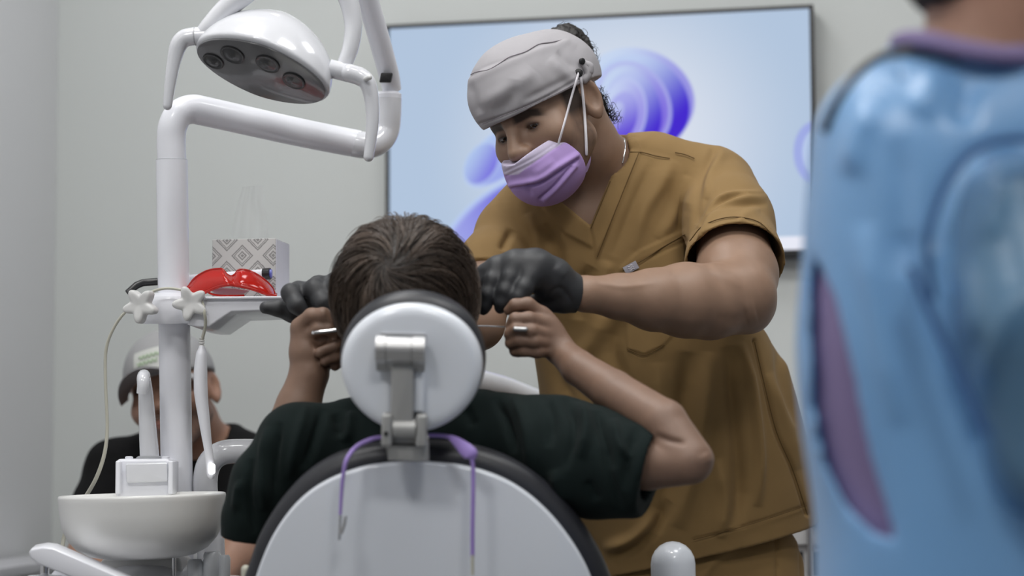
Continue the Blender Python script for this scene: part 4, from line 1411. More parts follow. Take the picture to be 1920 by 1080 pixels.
# ------------------------------------------------------------------ the clinician in tan scrubs
doc = rootobj('person', 'clinician in tan scrubs, grey cap and lilac mask leaning over the patient', 'person', (P(1290, 1000, 3.12)[0], P(1290, 1000, 3.12)[1], 0))
SK1 = (0.285, 0.177, 0.120)
DH = Head(1026, 218, 2.93, (.80, .33, .50), (-.58, -.33, .745))
dhf = DH.field()
rows = [(1118, 290, 3.05, 70, .05), (1128, 330, 3.05, 165, .08), (1108, 400, 3.06, 198, .105), (1116, 480, 3.07, 203, .122), (1172, 560, 3.08, 214, .130),
        (1219, 630, 3.085, 222, .135), (1236, 700, 3.09, 229, .138), (1252, 780, 3.10, 236, .142), (1268, 860, 3.11, 239, .145), (1284, 940, 3.12, 240, .146), (1300, 1020, 3.13, 228, .145), (1305, 1110, 3.13, 222, .14)]
rows_in = [(x, y, d, hw - 16, hd - .020) for x, y, d, hw, hd in rows[:-2]]
neck = pchain([(1080, 225, 2.975, 58), (1100, 280, 3.0, 60), (1128, 345, 3.05, 74)], .02)
trap = s_union([pchain([(1120, 300, 3.04, 56), (1215, 322, 3.05, 40), (1330, 350, 3.04, 46)], .03), pchain([(1105, 330, 3.04, 50), (1030, 395, 3.04, 46), (955, 440, 3.03, 48)], .03)], .02)
armR = pchain([(1345, 355, 3.035, 52), (1370, 440, 2.93, 66), (1382, 515, 2.845, 76), (1386, 556, 2.79, 68), (1330, 566, 2.765, 70), (1285, 563, 2.745, 70), (1225, 562, 2.72, 58), (1160, 556, 2.695, 42), (1096, 551, 2.67, 32.5), (1060, 545, 2.665, 28)], .008)
elb = pchain([(1418, 580, 2.805, 26), (1412, 590, 2.80, 26)], .01)
armL = pchain([(948, 445, 3.03, 52), (915, 530, 2.95, 52), (895, 606, 2.87, 50), (800, 590, 2.83, 46), (700, 572, 2.78, 36), (640, 566, 2.76, 30)], .01)
torso_in = s_loft(rows_in)
# stubs of hands under the gloves
doc_body = s_union([dhf, neck, trap, torso_in, armR, elb, armL], .022)
lo, hi = pb(590, 40, 1520, 1100, 2.60, 3.30, .02)
dcol = DH.colors(SK1, beard=0.75)


def doc_colors(V):
    c = dcol(V)
    q = DH.loc(V)
    side = (np.abs(q) < .16).all(1) * np.clip((q[:, 1] + .022) / .015, 0, 1) * np.clip((np.abs(q[:, 0]) - .056) / .006, 0, 1) * np.clip((.040 - q[:, 2]) / .010, 0, 1) * (np.abs(q[:, 0]) < .0755) * np.clip((q[:, 2] + .004) / .004, 0, 1)
    c = c * (1 - .9 * side[:, None]) + np.array((.02, .014, .012)) * .9 * side[:, None]
    return c


veins = [fold([(1120, 530), (1170, 538), (1230, 530)], 5, .0012), fold([(1330, 480), (1345, 510), (1390, 540)], 8, .0015), fold([(1340, 595), (1385, 600), (1415, 575)], 9, -.0010), fold([(1398, 590), (1418, 585)], 18, .0018), fold([(1200, 600), (1290, 620), (1360, 612)], 14, -.002)]
body = sdf_obj('body', doc_body, lo, hi, .0023, M_SKIN, doc, folds=veins, rel=1, colors=doc_colors)
DH.eyes(doc)
# scrub top
sl_ax = P(1386, 556, 2.79) - P(1352, 345, 3.03)
sleeveR = pchain([(1348, 350, 3.035, 70), (1366, 420, 2.95, 82), (1378, 495, 2.86, 88), (1390, 560, 2.79, 92)], .02)
hemR = s_plane(P(1378, 495, 2.862), sl_ax)
hollowR = pchain([(1372, 455, 2.91, 76), (1379, 495, 2.86, 82.5), (1392, 570, 2.775, 88)], .02)
sleeveL = pchain([(952, 444, 3.035, 58), (925, 500, 2.98, 64), (905, 560, 2.93, 66)], .02)
hemL = s_plane(P(914, 535, 2.95), P(895, 606, 2.87) - P(948, 445, 3.03))
torso_f = s_loft(rows)
trap_f = s_union([pchain([(1135, 305, 3.05, 58), (1225, 312, 3.055, 56), (1330, 340, 3.04, 68)], .03), pchain([(1090, 360, 3.045, 55), (1020, 400, 3.045, 50), (955, 444, 3.035, 58)], .03)], .02)
neckhole = pchain([(1060, 190, 2.95, 66), (1100, 280, 3.005, 72), (1112, 300, 3.02, 70)], .02)
hemline = s_plane(P(1300, 1049, 3.0), np.cross(P(1520, 985, 3.1) - P(1300, 1049, 2.99), P(1120, 1088, 3.02) - P(1300, 1049, 2.99)) * 1.0)
if (hemline(f32(P(1300, 900, 3.0)[None]))[0]) > 0:
    _hl = hemline
    hemline = lambda p: -_hl(p)
Vpoly = [(1176, 250), (1166, 290), (1107, 423), (1048, 376), (1040, 300), (1100, 200)]
flare = pchain([(1440, 700, 3.1, 30), (1478, 860, 3.12, 32), (1490, 970, 3.13, 30)], .02)


def scrub_field(p):
    t = smin(torso_f(p), trap_f(p), .035)
    t = smin(t, flare(p), .04)
    r_ = np.maximum(sleeveR(p), hemR(p))
    l_ = np.maximum(sleeveL(p), hemL(p))
    t = smin(t, np.minimum(r_, l_), .012)
    t = np.maximum(t, -hollowR(p))
    t = smax(t, -neckhole(p), .004)
    px, py, d = proj(p)
    wedge = np.maximum(inside(px, py, Vpoly) * (d / F), d - 3.06)
    t = smax(t, -wedge, .003)
    return np.maximum(t, hemline(p)).astype(np.float32)


def patch(poly, amp, soft=3.0):
    def g(px, py):
        return amp * np.clip(-inside(px, py, poly) / soft, 0, 1)
    return g


sf = [patch([(1174, 262), (1107, 424), (1118, 486), (1140, 440), (1204, 284), (1190, 256)], .003),
      patch([(1047, 374), (1107, 424), (1113, 468), (1060, 440), (1014, 388)], .003),
      patch([(1160, 502), (1196, 470), (1281, 430), (1290, 600), (1245, 648), (1208, 666), (1176, 655)], .0022, 2.5),
      fold([(1165, 512), (1200, 492), (1288, 450)], 2.5, -.0018, False),
      fold([(1262, 300), (1240, 345), (1205, 400), (1190, 470)], 13, .006), fold([(1225, 300), (1190, 380), (1150, 480)], 10, -.005),
      fold([(1290, 330), (1265, 400), (1235, 450)], 12, .005), fold([(1283, 380), (1275, 440)], 10, -.004),
      # sleeve
      fold([(1296, 445), (1320, 405), (1352, 376), (1400, 362)], 5, -.006), fold([(1298, 430), (1330, 392), (1362, 366), (1432, 360)], 5, .006),
      fold([(1300, 462), (1340, 398), (1390, 374), (1440, 370)], 6, .005), fold([(1330, 400), (1372, 384), (1438, 384)], 5, -.005), fold([(1304, 420), (1318, 380), (1345, 320)], 9, -.005),
      fold([(1338, 285), (1318, 330), (1303, 385), (1298, 450), (1296, 480)], 8, -.005, False),
      fold([(1360, 278), (1332, 330), (1322, 370)], 10, .005),
      fold([(1380, 420), (1400, 400), (1425, 395)], 8, .003),
      # body drapes
      fold([(1388, 640), (1410, 730), (1424, 850), (1420, 950)], 9, 0.0120), fold([(1365, 650), (1378, 760), (1388, 900), (1380, 990)], 14, -0.0135),
      fold([(1330, 660), (1322, 760), (1300, 880), (1270, 990)], 15, 0.0120), fold([(1290, 660), (1280, 760), (1262, 860), (1225, 1000)], 16, -0.0150),
      fold([(1235, 680), (1240, 760), (1270, 860)], 16, 0.0060), fold([(1235, 960), (1190, 1010), (1130, 1030)], 12, 0.0105), fold([(1255, 940), (1220, 1000), (1150, 1050)], 10, -0.0090),
      fold([(1415, 640), (1433, 720), (1456, 810), (1486, 880), (1514, 965)], 4, -0.0060, False), fold([(1440, 700), (1475, 790), (1500, 880)], 13, 0.0075),
      fold([(1460, 640), (1468, 720), (1490, 800)], 9, -0.0075), fold([(1345, 860), (1360, 940), (1350, 1010)], 11, 0.0075),
      fold([(1130, 590), (1110, 640), (1060, 700)], 18, 0.0090), fold([(1160, 600), (1150, 660), (1180, 740)], 16, -0.0090), fold([(1020, 620), (1040, 700), (1080, 760)], 12, -0.0075),
      fold([(1110, 500), (1090, 540), (1085, 600)], 12, -0.0075), fold([(1140, 490), (1130, 540)], 12, 0.0060), fold([(1020, 420), (1045, 460), (1050, 520)], 10, -0.0090), fold([(990, 400), (1010, 450), (1000, 520)], 10, 0.0075), fold([(960, 430), (940, 470)], 8, -0.0075),
      fold([(1300, 1012), (1400, 985), (1512, 948)], 2.5, -.0015, False)]
lo, hi = pb(850, 235, 1530, 1095, 2.68, 3.33, .02)
scrub = sdf_obj('scrub_top', scrub_field, lo, hi, .0027, M_SCRUB, doc, folds=sf, nz=(.0015, 42, 5), rel=1)
for pl in ([(1178, 285), (1205, 286), (1228, 292), (1256, 297)], [(1266, 286), (1285, 290), (1302, 297)], [(1415, 642), (1433, 720), (1456, 810), (1486, 880), (1514, 965)], [(1176, 655), (1208, 666), (1246, 647)],
           [(1108, 428), (1150, 326), (1172, 268)], [(1198, 286), (1140, 430), (1120, 482)], [(1293, 452), (1320, 422), (1370, 407), (1420, 415), (1450, 442)], [(1300, 1012), (1400, 985), (1512, 948)]):
    tube('seam', on(scrub_field, pl, .0036, 2.6, 3.4), .0008, M_SEAM, scrub, 6)
tube('seam', on(scrub_field, [(1168, 508), (1205, 488), (1245, 462), (1284, 440)], .0034, 2.6, 3.4), .0009, M_SEAM, scrub, 6)
# small grey brand tag on the pocket with pale wave marks
tg = on(scrub_field, [(1170, 508), (1183, 502), (1196, 494)], .005, 2.6, 3.4, n=2)
tx = unit(tg[-1] - tg[0]); tz = unit(np.cross(tx, UP)); ty = np.cross(tz, tx)
tagm = mat('tag_grey', (0.36, 0.35, 0.40, 1), 0.6)
tg_o = box('pocket_tag', tg[len(tg) // 2], (m(27, 3.0), m(15, 3.0), 0.0016), tagm, scrub, tx, ty, tz, bev=0.0003, label='small grey woven tag with pale wavy marks')
for k in range(3):
    tube('tag_mark', [tg[len(tg) // 2] + tx * (a * .0011) + ty * ((k - 1) * .0030 + .0009 * math.sin(a * 1.3)) + tz * .0011 * (1 if tz @ FWD < 0 else -1) for a in np.linspace(-4, 4, 14)], .0006, M_STRAP, tg_o, 6)
# trousers and shoes
hip = P(1290, 1000, 3.12)
tro = s_union([s_cone(hip + np.array([0, 0, -.02]), hip + np.array([0, 0, -.10]), .115, .12)] +
              [s_chain([(hip + np.array([sx * .085, 0, -.06]), .102), (np.array([hip[0] + sx * .11, hip[1] + .01, .48]), .085), (np.array([hip[0] + sx * .12, hip[1] + .02, .06]), .075)], .03) for sx in (-1, 1)], .03)
trf = lambda p: np.maximum(smax(tro(p) , -1e3 * np.ones(len(p), np.float32), .01), .05 - p[:, 2])
pants = sdf_obj('trousers', trf, hip - np.array([.32, .25, hip[2] - .03]), hip + np.array([.32, .25, .2]), .005, M_SCRUB, doc,
                folds=[fold([(1453, 1000), (1458, 1060), (1456, 1140)], 3, -.004, False), fold([(1390, 1010), (1340, 1050), (1310, 1090)], 10, .006), fold([(1500, 1000), (1503, 1100)], 3, -.004, False)], rel=2)
for sx in (-1, 1):
    shoe('shoe', (hip[0] + sx * .12, hip[1] - .03, 0.0), (-.1, -1, 0), doc)


# gloves
def glove(name, chains, box_, h=.0018, folds=(), cutp=None, k=.009):
    fs = [pchain(c, .006) for c in chains]
    palm = fs[0]; fing = fs[1:]

    def f(p):
        d = palm(p)
        for g in fing:
            d = smin(d, g(p), k)
        if cutp is not None:
            d = np.maximum(d, cutp(p))
        return d
    lo_, hi_ = box_
    return sdf_obj(name, f, lo_, hi_, h, M_GLOVE, doc, folds=folds, rel=3, nz=(.0003, 120, 9)), f


gl, glf = glove('glove', [[(1083, 553, 2.668, 35), (1062, 546, 2.665, 38), (1034, 522, 2.652, 40), (1003, 505, 2.640, 39), (968, 502, 2.640, 34), (934, 507, 2.645, 27), (912, 512, 2.652, 20)],
                          [(1004, 500, 2.634, 24), (995, 518, 2.622, 20), (983, 540, 2.612, 16.5), (972, 557, 2.608, 14), (966, 564, 2.608, 12)],
                          [(967, 498, 2.634, 22), (957, 520, 2.622, 17.5), (947, 547, 2.614, 15), (941, 568, 2.614, 13), (938, 578, 2.616, 11)],
                          [(933, 503, 2.640, 19), (924, 525, 2.628, 15.5), (914, 553, 2.622, 14), (909, 572, 2.624, 12.5), (906, 581, 2.626, 10.5)],
                          [(912, 510, 2.642, 15), (903, 530, 2.640, 13.5), (896, 552, 2.644, 11.5), (893, 566, 2.648, 10)],
                          [(1054, 562, 2.66, 26), (1020, 566, 2.664, 19), (990, 570, 2.670, 15), (966, 580, 2.677, 12)]],
                pb(870, 440, 1110, 610, 2.54, 2.76, .02), folds=[fold([(1040, 500), (1060, 520)], 8, .0015), fold([(1020, 560), (1050, 540), (1075, 570)], 5, -.002)],
                cutp=s_plane(P(1084, 553, 2.668), P(1100, 552, 2.672) - P(1060, 546, 2.665)), k=.0055)
gl2, gl2f = glove('glove', [[(668, 572, 2.765, 36), (630, 566, 2.755, 40), (600, 575, 2.745, 36), (580, 590, 2.74, 26)],
                            [(588, 598, 2.74, 26), (548, 585, 2.728, 19), (522, 578, 2.722, 15), (498, 577, 2.718, 12)],
                            [(600, 560, 2.74, 24), (560, 545, 2.715, 17), (545, 550, 2.695, 17.5), (556, 572, 2.682, 16), (565, 582, 2.682, 13)],
                            [(625, 556, 2.75, 24), (598, 536, 2.72, 19), (590, 543, 2.70, 20), (604, 568, 2.69, 19), (615, 582, 2.69, 15)],
                            [(650, 545, 2.755, 24), (630, 528, 2.73, 18), (628, 538, 2.70, 17), (640, 565, 2.70, 14)]],
                  pb(470, 490, 720, 640, 2.64, 2.84, .02))
# cap
cap_r = f32((.0855, .087, .106))


def cap_field(p):
    q = f32((p - f32(DH.o)) @ f32(DH.R).T)
    u = q - f32((0, .040, -.010))
    k0 = np.sqrt(((u / cap_r) ** 2).sum(1))
    d = (k0 - 1) * .088
    bulge = np.sqrt((((q - f32((0, .052, -.046))) / f32((.072, .062, .066))) ** 2).sum(1)) - 1
    d = smin(d, bulge * .066, .03)
    crown = np.sqrt((((q - f32((0, .055, .040))) / f32((.074, .070, .076))) ** 2).sum(1)) - 1
    d = smin(d, crown * .066, .03)
    low = .024 - .03 * q[:, 2] - .10 * np.clip(-q[:, 2] - .02, 0, 1) - q[:, 1]
    return np.maximum(d, low).astype(np.float32)


lo, hi = DH.o - .17, DH.o + .17
brim = lambda px, py: .002 * np.clip(-inside(px, py, [(890, 232), (1000, 190), (1092, 130), (1110, 150), (1000, 210), (905, 252)]) / 3, 0, 1)
cf = [fold([(866, 152), (905, 128), (960, 108), (1010, 88), (1062, 74)], 3, -.0008, False), fold([(868, 160), (930, 128), (1000, 98), (1060, 80)], 8, .002, False),
      fold([(895, 200), (930, 180), (980, 150), (1000, 130)], 14, .004), fold([(925, 215), (955, 190), (965, 150)], 12, -.004), fold([(1030, 110), (1060, 140), (1085, 160)], 9, .004), fold([(1045, 95), (1078, 130)], 6, -.003),
      fold([(980, 190), (1030, 165), (1080, 140)], 7, -.0025), fold([(900, 232), (960, 212), (1030, 180), (1092, 142)], 3, -.0025, False), fold([(880, 150), (890, 190), (900, 215)], 9, -.003), fold([(1000, 70), (1040, 66), (1080, 90)], 10, .002)]
capo = sdf_obj('surgical_cap', cap_field, lo, hi, .0021, M_CAP, doc, folds=cf, nz=(.0006, 90, 2), rel=1)
tube('seam', on(cap_field, [(869, 150), (890, 136), (915, 131), (935, 120), (955, 107), (985, 97), (1010, 83), (1035, 79), (1062, 73)], .0022, 2.6, 3.2), .0008, M_SEAMC, capo, 6)
tube('hem_seam', on(cap_field, [(897, 236), (945, 217), (1000, 195), (1050, 172), (1090, 150)], .0018, 2.6, 3.2), .0006, M_SEAMC, capo, 6)
# button and knot where the mask straps hook on
bt = raymarch(cap_field, 1084, 138, 2.6, 3.2) or 2.9
lathe('cap_button', [(0.0065, -.001), (0.0065, .002), (.004, .0032), (.001, .0034)], P(1085, 137, bt - .001), -FWD, M_BLACK, capo, 18)
lathe('cap_button', [(0.005, -.001), (0.005, .002), (.003, .0032), (.001, .0034)], P(1091, 115, bt + .006), V3(.6, 0, 1), M_BLACK, capo, 18)
for pts in ([(1092, 118), (1100, 128), (1103, 140), (1096, 150)], [(1096, 120), (1106, 124), (1106, 134)]):
    tube('cap_tie', [P(x, y, bt + .012) for x, y in pts], .006, M_CAP, capo, 10, smooth_path=4, round_ends=True)
# mask
def mask_field(p):
    q = f32((p - f32(DH.o)) @ f32(DH.R).T)
    a = np.sqrt((((q - f32((0, -.062, .045))) / f32((.066, .054, .066))) ** 2).sum(1)) - 1
    b = np.sqrt((((q - f32((0, -.038, .072))) / f32((.040, .036, .048))) ** 2).sum(1)) - 1
    c = np.sqrt((((q - f32((0, -.080, .062))) / f32((.051, .044, .047))) ** 2).sum(1)) - 1
    d = smin(smin(a * .060, b * .040, .024), c * .042, .024)
    topc = q[:, 1] + .044 - .24 * np.abs(q[:, 0])
    back = (.069 + .55 * (q[:, 1] + .03)) - q[:, 2]
    return smax(np.maximum(d, topc), back, .005).astype(np.float32)


def mask_cols(V):
    px, py, d = proj(V)
    q = DH.loc(V)
    c = np.tile(np.array((0.43, 0.29, 0.62)), (len(V), 1))
    e = -(q[:, 1] + .044 - .24 * np.abs(q[:, 0]))
    k = (np.clip((.017 - e) / .0015, 0, 1))[:, None]
    c = c * (1 - k) + np.array((0.58, 0.52, 0.68)) * k
    return c


mfolds = [fold([(950, 330), (1000, 305), (1050, 270)], 2.2, -.0014, False), fold([(947, 322), (1000, 296), (1052, 262)], 2.0, -.0012, False),
          fold([(960, 346), (1010, 336), (1045, 314), (1080, 292)], 6, .0045, False), fold([(960, 353), (1010, 345), (1050, 321), (1082, 299)], 2.5, -.0045, False),
          fold([(1022, 374), (1048, 348), (1078, 312)], 5, .0035, False), fold([(1012, 372), (1040, 348), (1070, 313)], 2.5, -.0035, False), fold([(998, 368), (990, 352), (996, 345)], 4, -.002), fold([(1000, 330), (1040, 300)], 8, .002)]
mk = sdf_obj('face_mask', mask_field, DH.o - .17, DH.o + .17, .0019, M_MASK, doc, folds=mfolds, rel=1, colors=mask_cols)
flv = []
for lay in (0, .0016):
    for i in range(7):
        for j in range(7):
            u_, v_ = i / 6, j / 6
            a_ = np.array([1084, 300]) * (1 - u_) * (1 - v_) + np.array([1105, 277]) * u_ * (1 - v_) + np.array([1070, 346]) * (1 - u_) * v_ + np.array([1101, 322]) * u_ * v_
            flv.append(P(a_[0] + 5 * math.sin(math.pi * v_) * u_, a_[1], 2.886 + .030 * u_ ** 1.5 + lay))
flf = []
for i in range(6):
    for j in range(6):
        a_ = i * 7 + j; flf += [(a_, a_ + 1, a_ + 8, a_ + 7), (a_ + 49 + 7, a_ + 49 + 8, a_ + 49 + 1, a_ + 49)]
obj('mask_flap', flv, flf, M_MASK, mk, colors=np.tile(np.array((0.46, 0.34, 0.62)), (98, 1)))
dm = raymarch(mask_field, 1046, 268, 2.6, 3.2) or 2.9
db = raymarch(mask_field, 1088, 300, 2.6, 3.2) or 2.93
allf = lambda p: np.minimum(np.minimum(doc_body(p), mask_field(p)), cap_field(p))
for pl, d_first in (([(1047, 270), (1060, 224), (1072, 180), (1085, 137)], None), ([(1100, 296), (1098, 245), (1094, 190), (1088, 138)], 2.912)):
    sp_ = on(allf, pl, .004, 2.6, 3.2, n=8)
    dq = (sp_ - CAM) @ FWD
    if d_first:
        dq[0] = d_first
    # pulled taut: never behind the straight line between the anchors, always in front of the skin
    st = np.linspace(dq[0], dq[-1], len(dq)); dn = np.minimum(dq, st)
    for _ in range(6):
        dn[1:-1] = np.minimum(dn[1:-1], (dn[:-2] + dn[2:]) / 2 * .5 + dn[1:-1] * .5)
    sp_ = np.array([CAM + (q - CAM) * (k / ((q - CAM) @ FWD)) for q, k in zip(sp_, dn)])
    tube('strap', sp_, .0021, M_STRAP, mk, 10, flat=.6)
# curly dark hair: bun on top and curls at the nape
bun = [P(1058, 78, 3.03), P(1078, 86, 3.035), P(1088, 106, 3.04)]
bunf0 = s_union([s_sph(bun[0], .029), s_sph(bun[1], .025), s_sph(bun[2], .020)], .01)
napef0 = pchain([(1098, 165, 3.0, 16), (1116, 190, 3.01, 15), (1126, 212, 3.02, 13), (1134, 226, 3.02, 9)], .01)
sdf_obj('hair_bun', bunf0, *pb(1000, 30, 1160, 200, 2.95, 3.12, .02), .0022, M_HAIRB, doc, nz=(.0035, 260, 4), rel=0)
sdf_obj('nape_hair', napef0, *pb(1060, 130, 1170, 260, 2.95, 3.06, .02), .0022, M_HAIRB, doc, nz=(.0035, 260, 4), rel=0)
lines, cols = [], []
r_ = np.random.default_rng(5)
for k in range(150):
    if k < 90:
        c = bun[r_.integers(3)]; n = unit(r_.normal(size=3)); st = c + n * .021; R = .004 + .004 * r_.random(); ln2 = .012
    else:
        t = r_.random(); c = P(1100 + 36 * t, 165 + 62 * t, 3.01); n = unit(V3(.9, -.3 + .6 * r_.random(), .3 * r_.normal())); st = c + n * .008; R = .004 + .005 * r_.random(); ln2 = .018 * r_.random() + .008
    a, b2, _ = frame_of(n, r_.normal(size=3))
    tt = np.linspace(0, 1, 22); ph = r_.random() * 6.28
    lines.append(st + n * (tt * ln2)[:, None] + R * tt[:, None] ** .5 * (np.cos(tt * 9 + ph)[:, None] * a + np.sin(tt * 9 + ph)[:, None] * b2))
    cols.append(np.array((.014, .011, .010)) * (.7 + .6 * r_.random()))
strands_obj('hair_curls', lines, .0006, cols, M_HAIR, doc)['kind'] = 'stuff'
# silver neck chain
nk = on(doc_body, [(1168, 252), (1172, 268), (1171, 288), (1167, 306)], .0005, 2.7, 3.3)
tube('neck_chain', nk, .0013, M_CHROME, doc, 8)

# ------------------------------------------------------------------ the patient in the chair
pat = rootobj('person', 'patient in a dark green shirt in the dental chair, seen from behind, both arms raised', 'person', (P(775, 1000, 2.7)[0], 2.80, .60))
SK2 = (0.215, 0.130, 0.090)
PH = Head(760, 592, 2.585, (-1, .03, .02), (.03, -.10, -1), 0.96)
prow = [(772, 770, 2.60, 110, .07), (772, 800, 2.605, 190, .09), (772, 850, 2.61, 225, .105), (772, 950, 2.62, 235, .115), (775, 1100, 2.66, 228, .12), (775, 1290, 2.73, 228, .13)]
prow_in = [(x, y, d, a - 12, b - .014) for x, y, d, a, b in prow]
pneck = pchain([(765, 660, 2.575, 62), (768, 720, 2.585, 62), (770, 800, 2.60, 80)], .02)
parmR = pchain([(1000, 822, 2.55, 66), (1120, 858, 2.49, 60), (1215, 868, 2.455, 50), (1290, 866, 2.425, 43)], .005)
pforR = pchain([(1296, 862, 2.425, 42), (1245, 792, 2.455, 43), (1150, 734, 2.52, 40), (1085, 690, 2.57, 33), (1052, 658, 2.60, 27), (1034, 630, 2.605, 25), (1015, 598, 2.605, 20)], .005)
parmL = pchain([(560, 835, 2.56, 60), (500, 905, 2.56, 50), (466, 968, 2.57, 40)], .005)
pforL = pchain([(466, 965, 2.58, 38), (520, 850, 2.62, 44), (560, 760, 2.64, 41), (580, 700, 2.645, 36), (575, 660, 2.645, 32), (570, 622, 2.645, 26)], .006)
FR = [[(1012, 588, 2.598, 15), (990, 570, 2.590, 12.5), (966, 572, 2.590, 11.5), (954, 582, 2.594, 10)],
      [(1018, 606, 2.590, 15), (992, 597, 2.575, 12.5), (966, 598, 2.575, 11.5), (957, 611, 2.582, 10.5)],
      [(1022, 626, 2.588, 15), (996, 620, 2.570, 12.5), (968, 618, 2.570, 12), (956, 626, 2.576, 10.5), (964, 632, 2.590, 9)],
      [(1026, 642, 2.590, 15), (1002, 640, 2.572, 12.5), (972, 638, 2.572, 12), (958, 643, 2.578, 10.5), (966, 648, 2.592, 9)],
      [(1030, 656, 2.594, 15), (1006, 659, 2.578, 12), (980, 657, 2.578, 11.5), (966, 658, 2.584, 10), (972, 662, 2.594, 9)]]
FL = [[(562, 612, 2.640, 17), (584, 592, 2.628, 14), (606, 590, 2.622, 13), (622, 602, 2.622, 11.5)],
      [(575, 630, 2.640, 16), (598, 616, 2.625, 13), (618, 616, 2.622, 12), (628, 626, 2.626, 10.5)],
      [(582, 650, 2.645, 16), (606, 636, 2.640, 13), (632, 634, 2.640, 12), (628, 650, 2.625, 11.5), (600, 661, 2.618, 10.5)],
      [(588, 668, 2.648, 15), (612, 654, 2.646, 13), (638, 652, 2.646, 12), (632, 668, 2.628, 11), (610, 677, 2.622, 10)],
      [(592, 685, 2.650, 15), (620, 676, 2.650, 12), (638, 676, 2.648, 11), (628, 686, 2.634, 10)]]
_ph = PH.field()
_pl = [pneck, s_loft(prow_in), parmR, pforR, parmL, pforL]
_pf = [pchain(c, .005) for c in FR + FL]
palmR = pchain([(1040, 645, 2.602, 25), (1022, 612, 2.602, 22), (1012, 592, 2.604, 16)], .01)


def pat_body(p):
    d = _ph(p)
    for g in _pl[:2]:
        d = smin(d, g(p), .02)
    d = smin(d, _pl[2](p), .02)
    d2 = np.minimum(_pl[3](p), 9)
    d = smin(d, d2, .006)
    d = smin(d, smin(_pl[4](p), _pl[5](p), .006), .006)
    d = smin(d, palmR(p), .012)
    e = _pf[0](p)
    for g in _pf[1:]:
        e = smin(e, g(p), .0022)
    return smin(d, e, .005)


lo, hi = pb(410, 380, 1350, 1095, 2.36, 2.80, .02)
pc = PH.colors(SK2)
pfolds = [fold([(1288, 832), (1255, 826), (1228, 816)], 6, -.0035), fold([(1320, 850), (1330, 870)], 12, .002)]
sdf_obj('body', pat_body, lo, hi, .0023, M_SKIN, pat, folds=pfolds, colors=pc)
PH.eyes(pat)
# finger nails of the left hand
nailm = mat('nail', (0.52, 0.32, 0.26, 1), 0.3)
for px, py, d, ang in ((597, 661, 2.6155, .3), (608, 677, 2.619, .3)):
    c = P(px, py, d)
    lathe('fingernail', [(.0048, -.002), (.0048, .0002), (.002, .0009)], c, -FWD + RIGHT * -.6, nailm, pat, 14, sx=1.2)
# green shirt
slR = pchain([(960, 822, 2.565, 78), (1040, 842, 2.53, 96), (1120, 868, 2.495, 100), (1190, 880, 2.465, 84), (1260, 884, 2.44, 66)], .02)
slRh = pchain([(1190, 876, 2.465, 60), (1232, 872, 2.45, 56), (1290, 868, 2.42, 56)], .02)
hR = s_plane(P(1224, 872, 2.452), P(1245, 862, 2.45) - P(1160, 838, 2.47) + V3(0, .03, 0) * 0)
slL = pchain([(640, 830, 2.58, 66), (560, 835, 2.56, 72), (500, 905, 2.555, 64), (470, 965, 2.555, 48), (455, 1040, 2.56, 46)], .02)
hL = s_plane(P(455, 1011, 2.555), V3(-.12, -1, 0))
psho = s_union([pchain([(772, 815, 2.60, 62), (680, 812, 2.59, 58), (560, 835, 2.56, 72)], .03), pchain([(772, 812, 2.60, 66), (900, 806, 2.585, 66), (1000, 830, 2.55, 84)], .03)], .03)
ptor = s_loft(prow)
pneckh = pchain([(765, 640, 2.56, 66), (768, 735, 2.585, 70)], .02)


def shirt_field(p):
    d = smin(ptor(p), psho(p), .03)
    r_ = np.maximum(np.maximum(slR(p), hR(p)), -slRh(p)); l_ = np.maximum(slL(p), hL(p))
    d = smin(d, np.minimum(r_, l_), .015)
    return smax(d, -pneckh(p), .003).astype(np.float32)


gf_ = [fold([(930, 745), (950, 790), (965, 850)], 7, -0.0096), fold([(960, 740), (985, 800), (1000, 900)], 10, 0.0080), fold([(1060, 745), (1075, 800), (1060, 880)], 8, -0.0080), fold([(1090, 752), (1100, 800), (1090, 860)], 9, 0.0096),
       fold([(1120, 770), (1130, 820), (1150, 880)], 8, -0.0096), fold([(1150, 785), (1160, 830), (1180, 860)], 8, 0.0080), fold([(1195, 800), (1180, 850), (1170, 920)], 9, -0.0080), fold([(1020, 740), (1035, 780), (1030, 840)], 9, -0.0064), fold([(1130, 840), (1145, 900), (1165, 955)], 8, -0.0064),
       fold([(1100, 900), (1120, 940)], 10, -0.0064), fold([(1040, 880), (1060, 950)], 12, 0.0080), fold([(870, 760), (890, 800)], 9, -0.0080),
       fold([(605, 765), (590, 820), (570, 880)], 8, -0.0096), fold([(575, 760), (555, 830), (540, 900)], 9, 0.0080), fold([(525, 790), (515, 860), (520, 950)], 8, -0.0096), fold([(500, 800), (490, 880), (495, 960)], 8, 0.0080), fold([(470, 860), (465, 930), (480, 1000)], 7, -0.0096), fold([(450, 900), (440, 960)], 7, 0.0064), fold([(630, 775), (640, 820)], 9, -0.0080), fold([(660, 770), (650, 830)], 9, 0.0080)]
lo, hi = pb(400, 715, 1270, 1300, 2.34, 2.90, .02)
sdf_obj('green_shirt', shirt_field, lo, hi, .0032, M_GREEN, pat, folds=gf_, nz=(.0013, 60, 11))
# trousers and legs along the seat (behind the backrest)
bx0 = P(775, 1000, 2.7)[0]
ptr = s_union([s_chain([((bx0 + sx * .09, 2.82, .68), .085), ((bx0 + sx * .10, 3.22, .69), .065), ((bx0 + sx * .09, 3.70, .645), .045)], .03) for sx in (-1, 1)] + [s_cone((bx0 - .05, 2.80, .70), (bx0 + .05, 2.80, .70), .10, .10)], .03)
sdf_obj('trousers', ptr, (bx0 - .25, 2.66, .5), (bx0 + .25, 3.8, .85), .007, M_JEANS, pat)
# hair: dark cap under thousands of strands
hair_c = (0, .030, -.014); hair_r = (.0875, .093, .103)


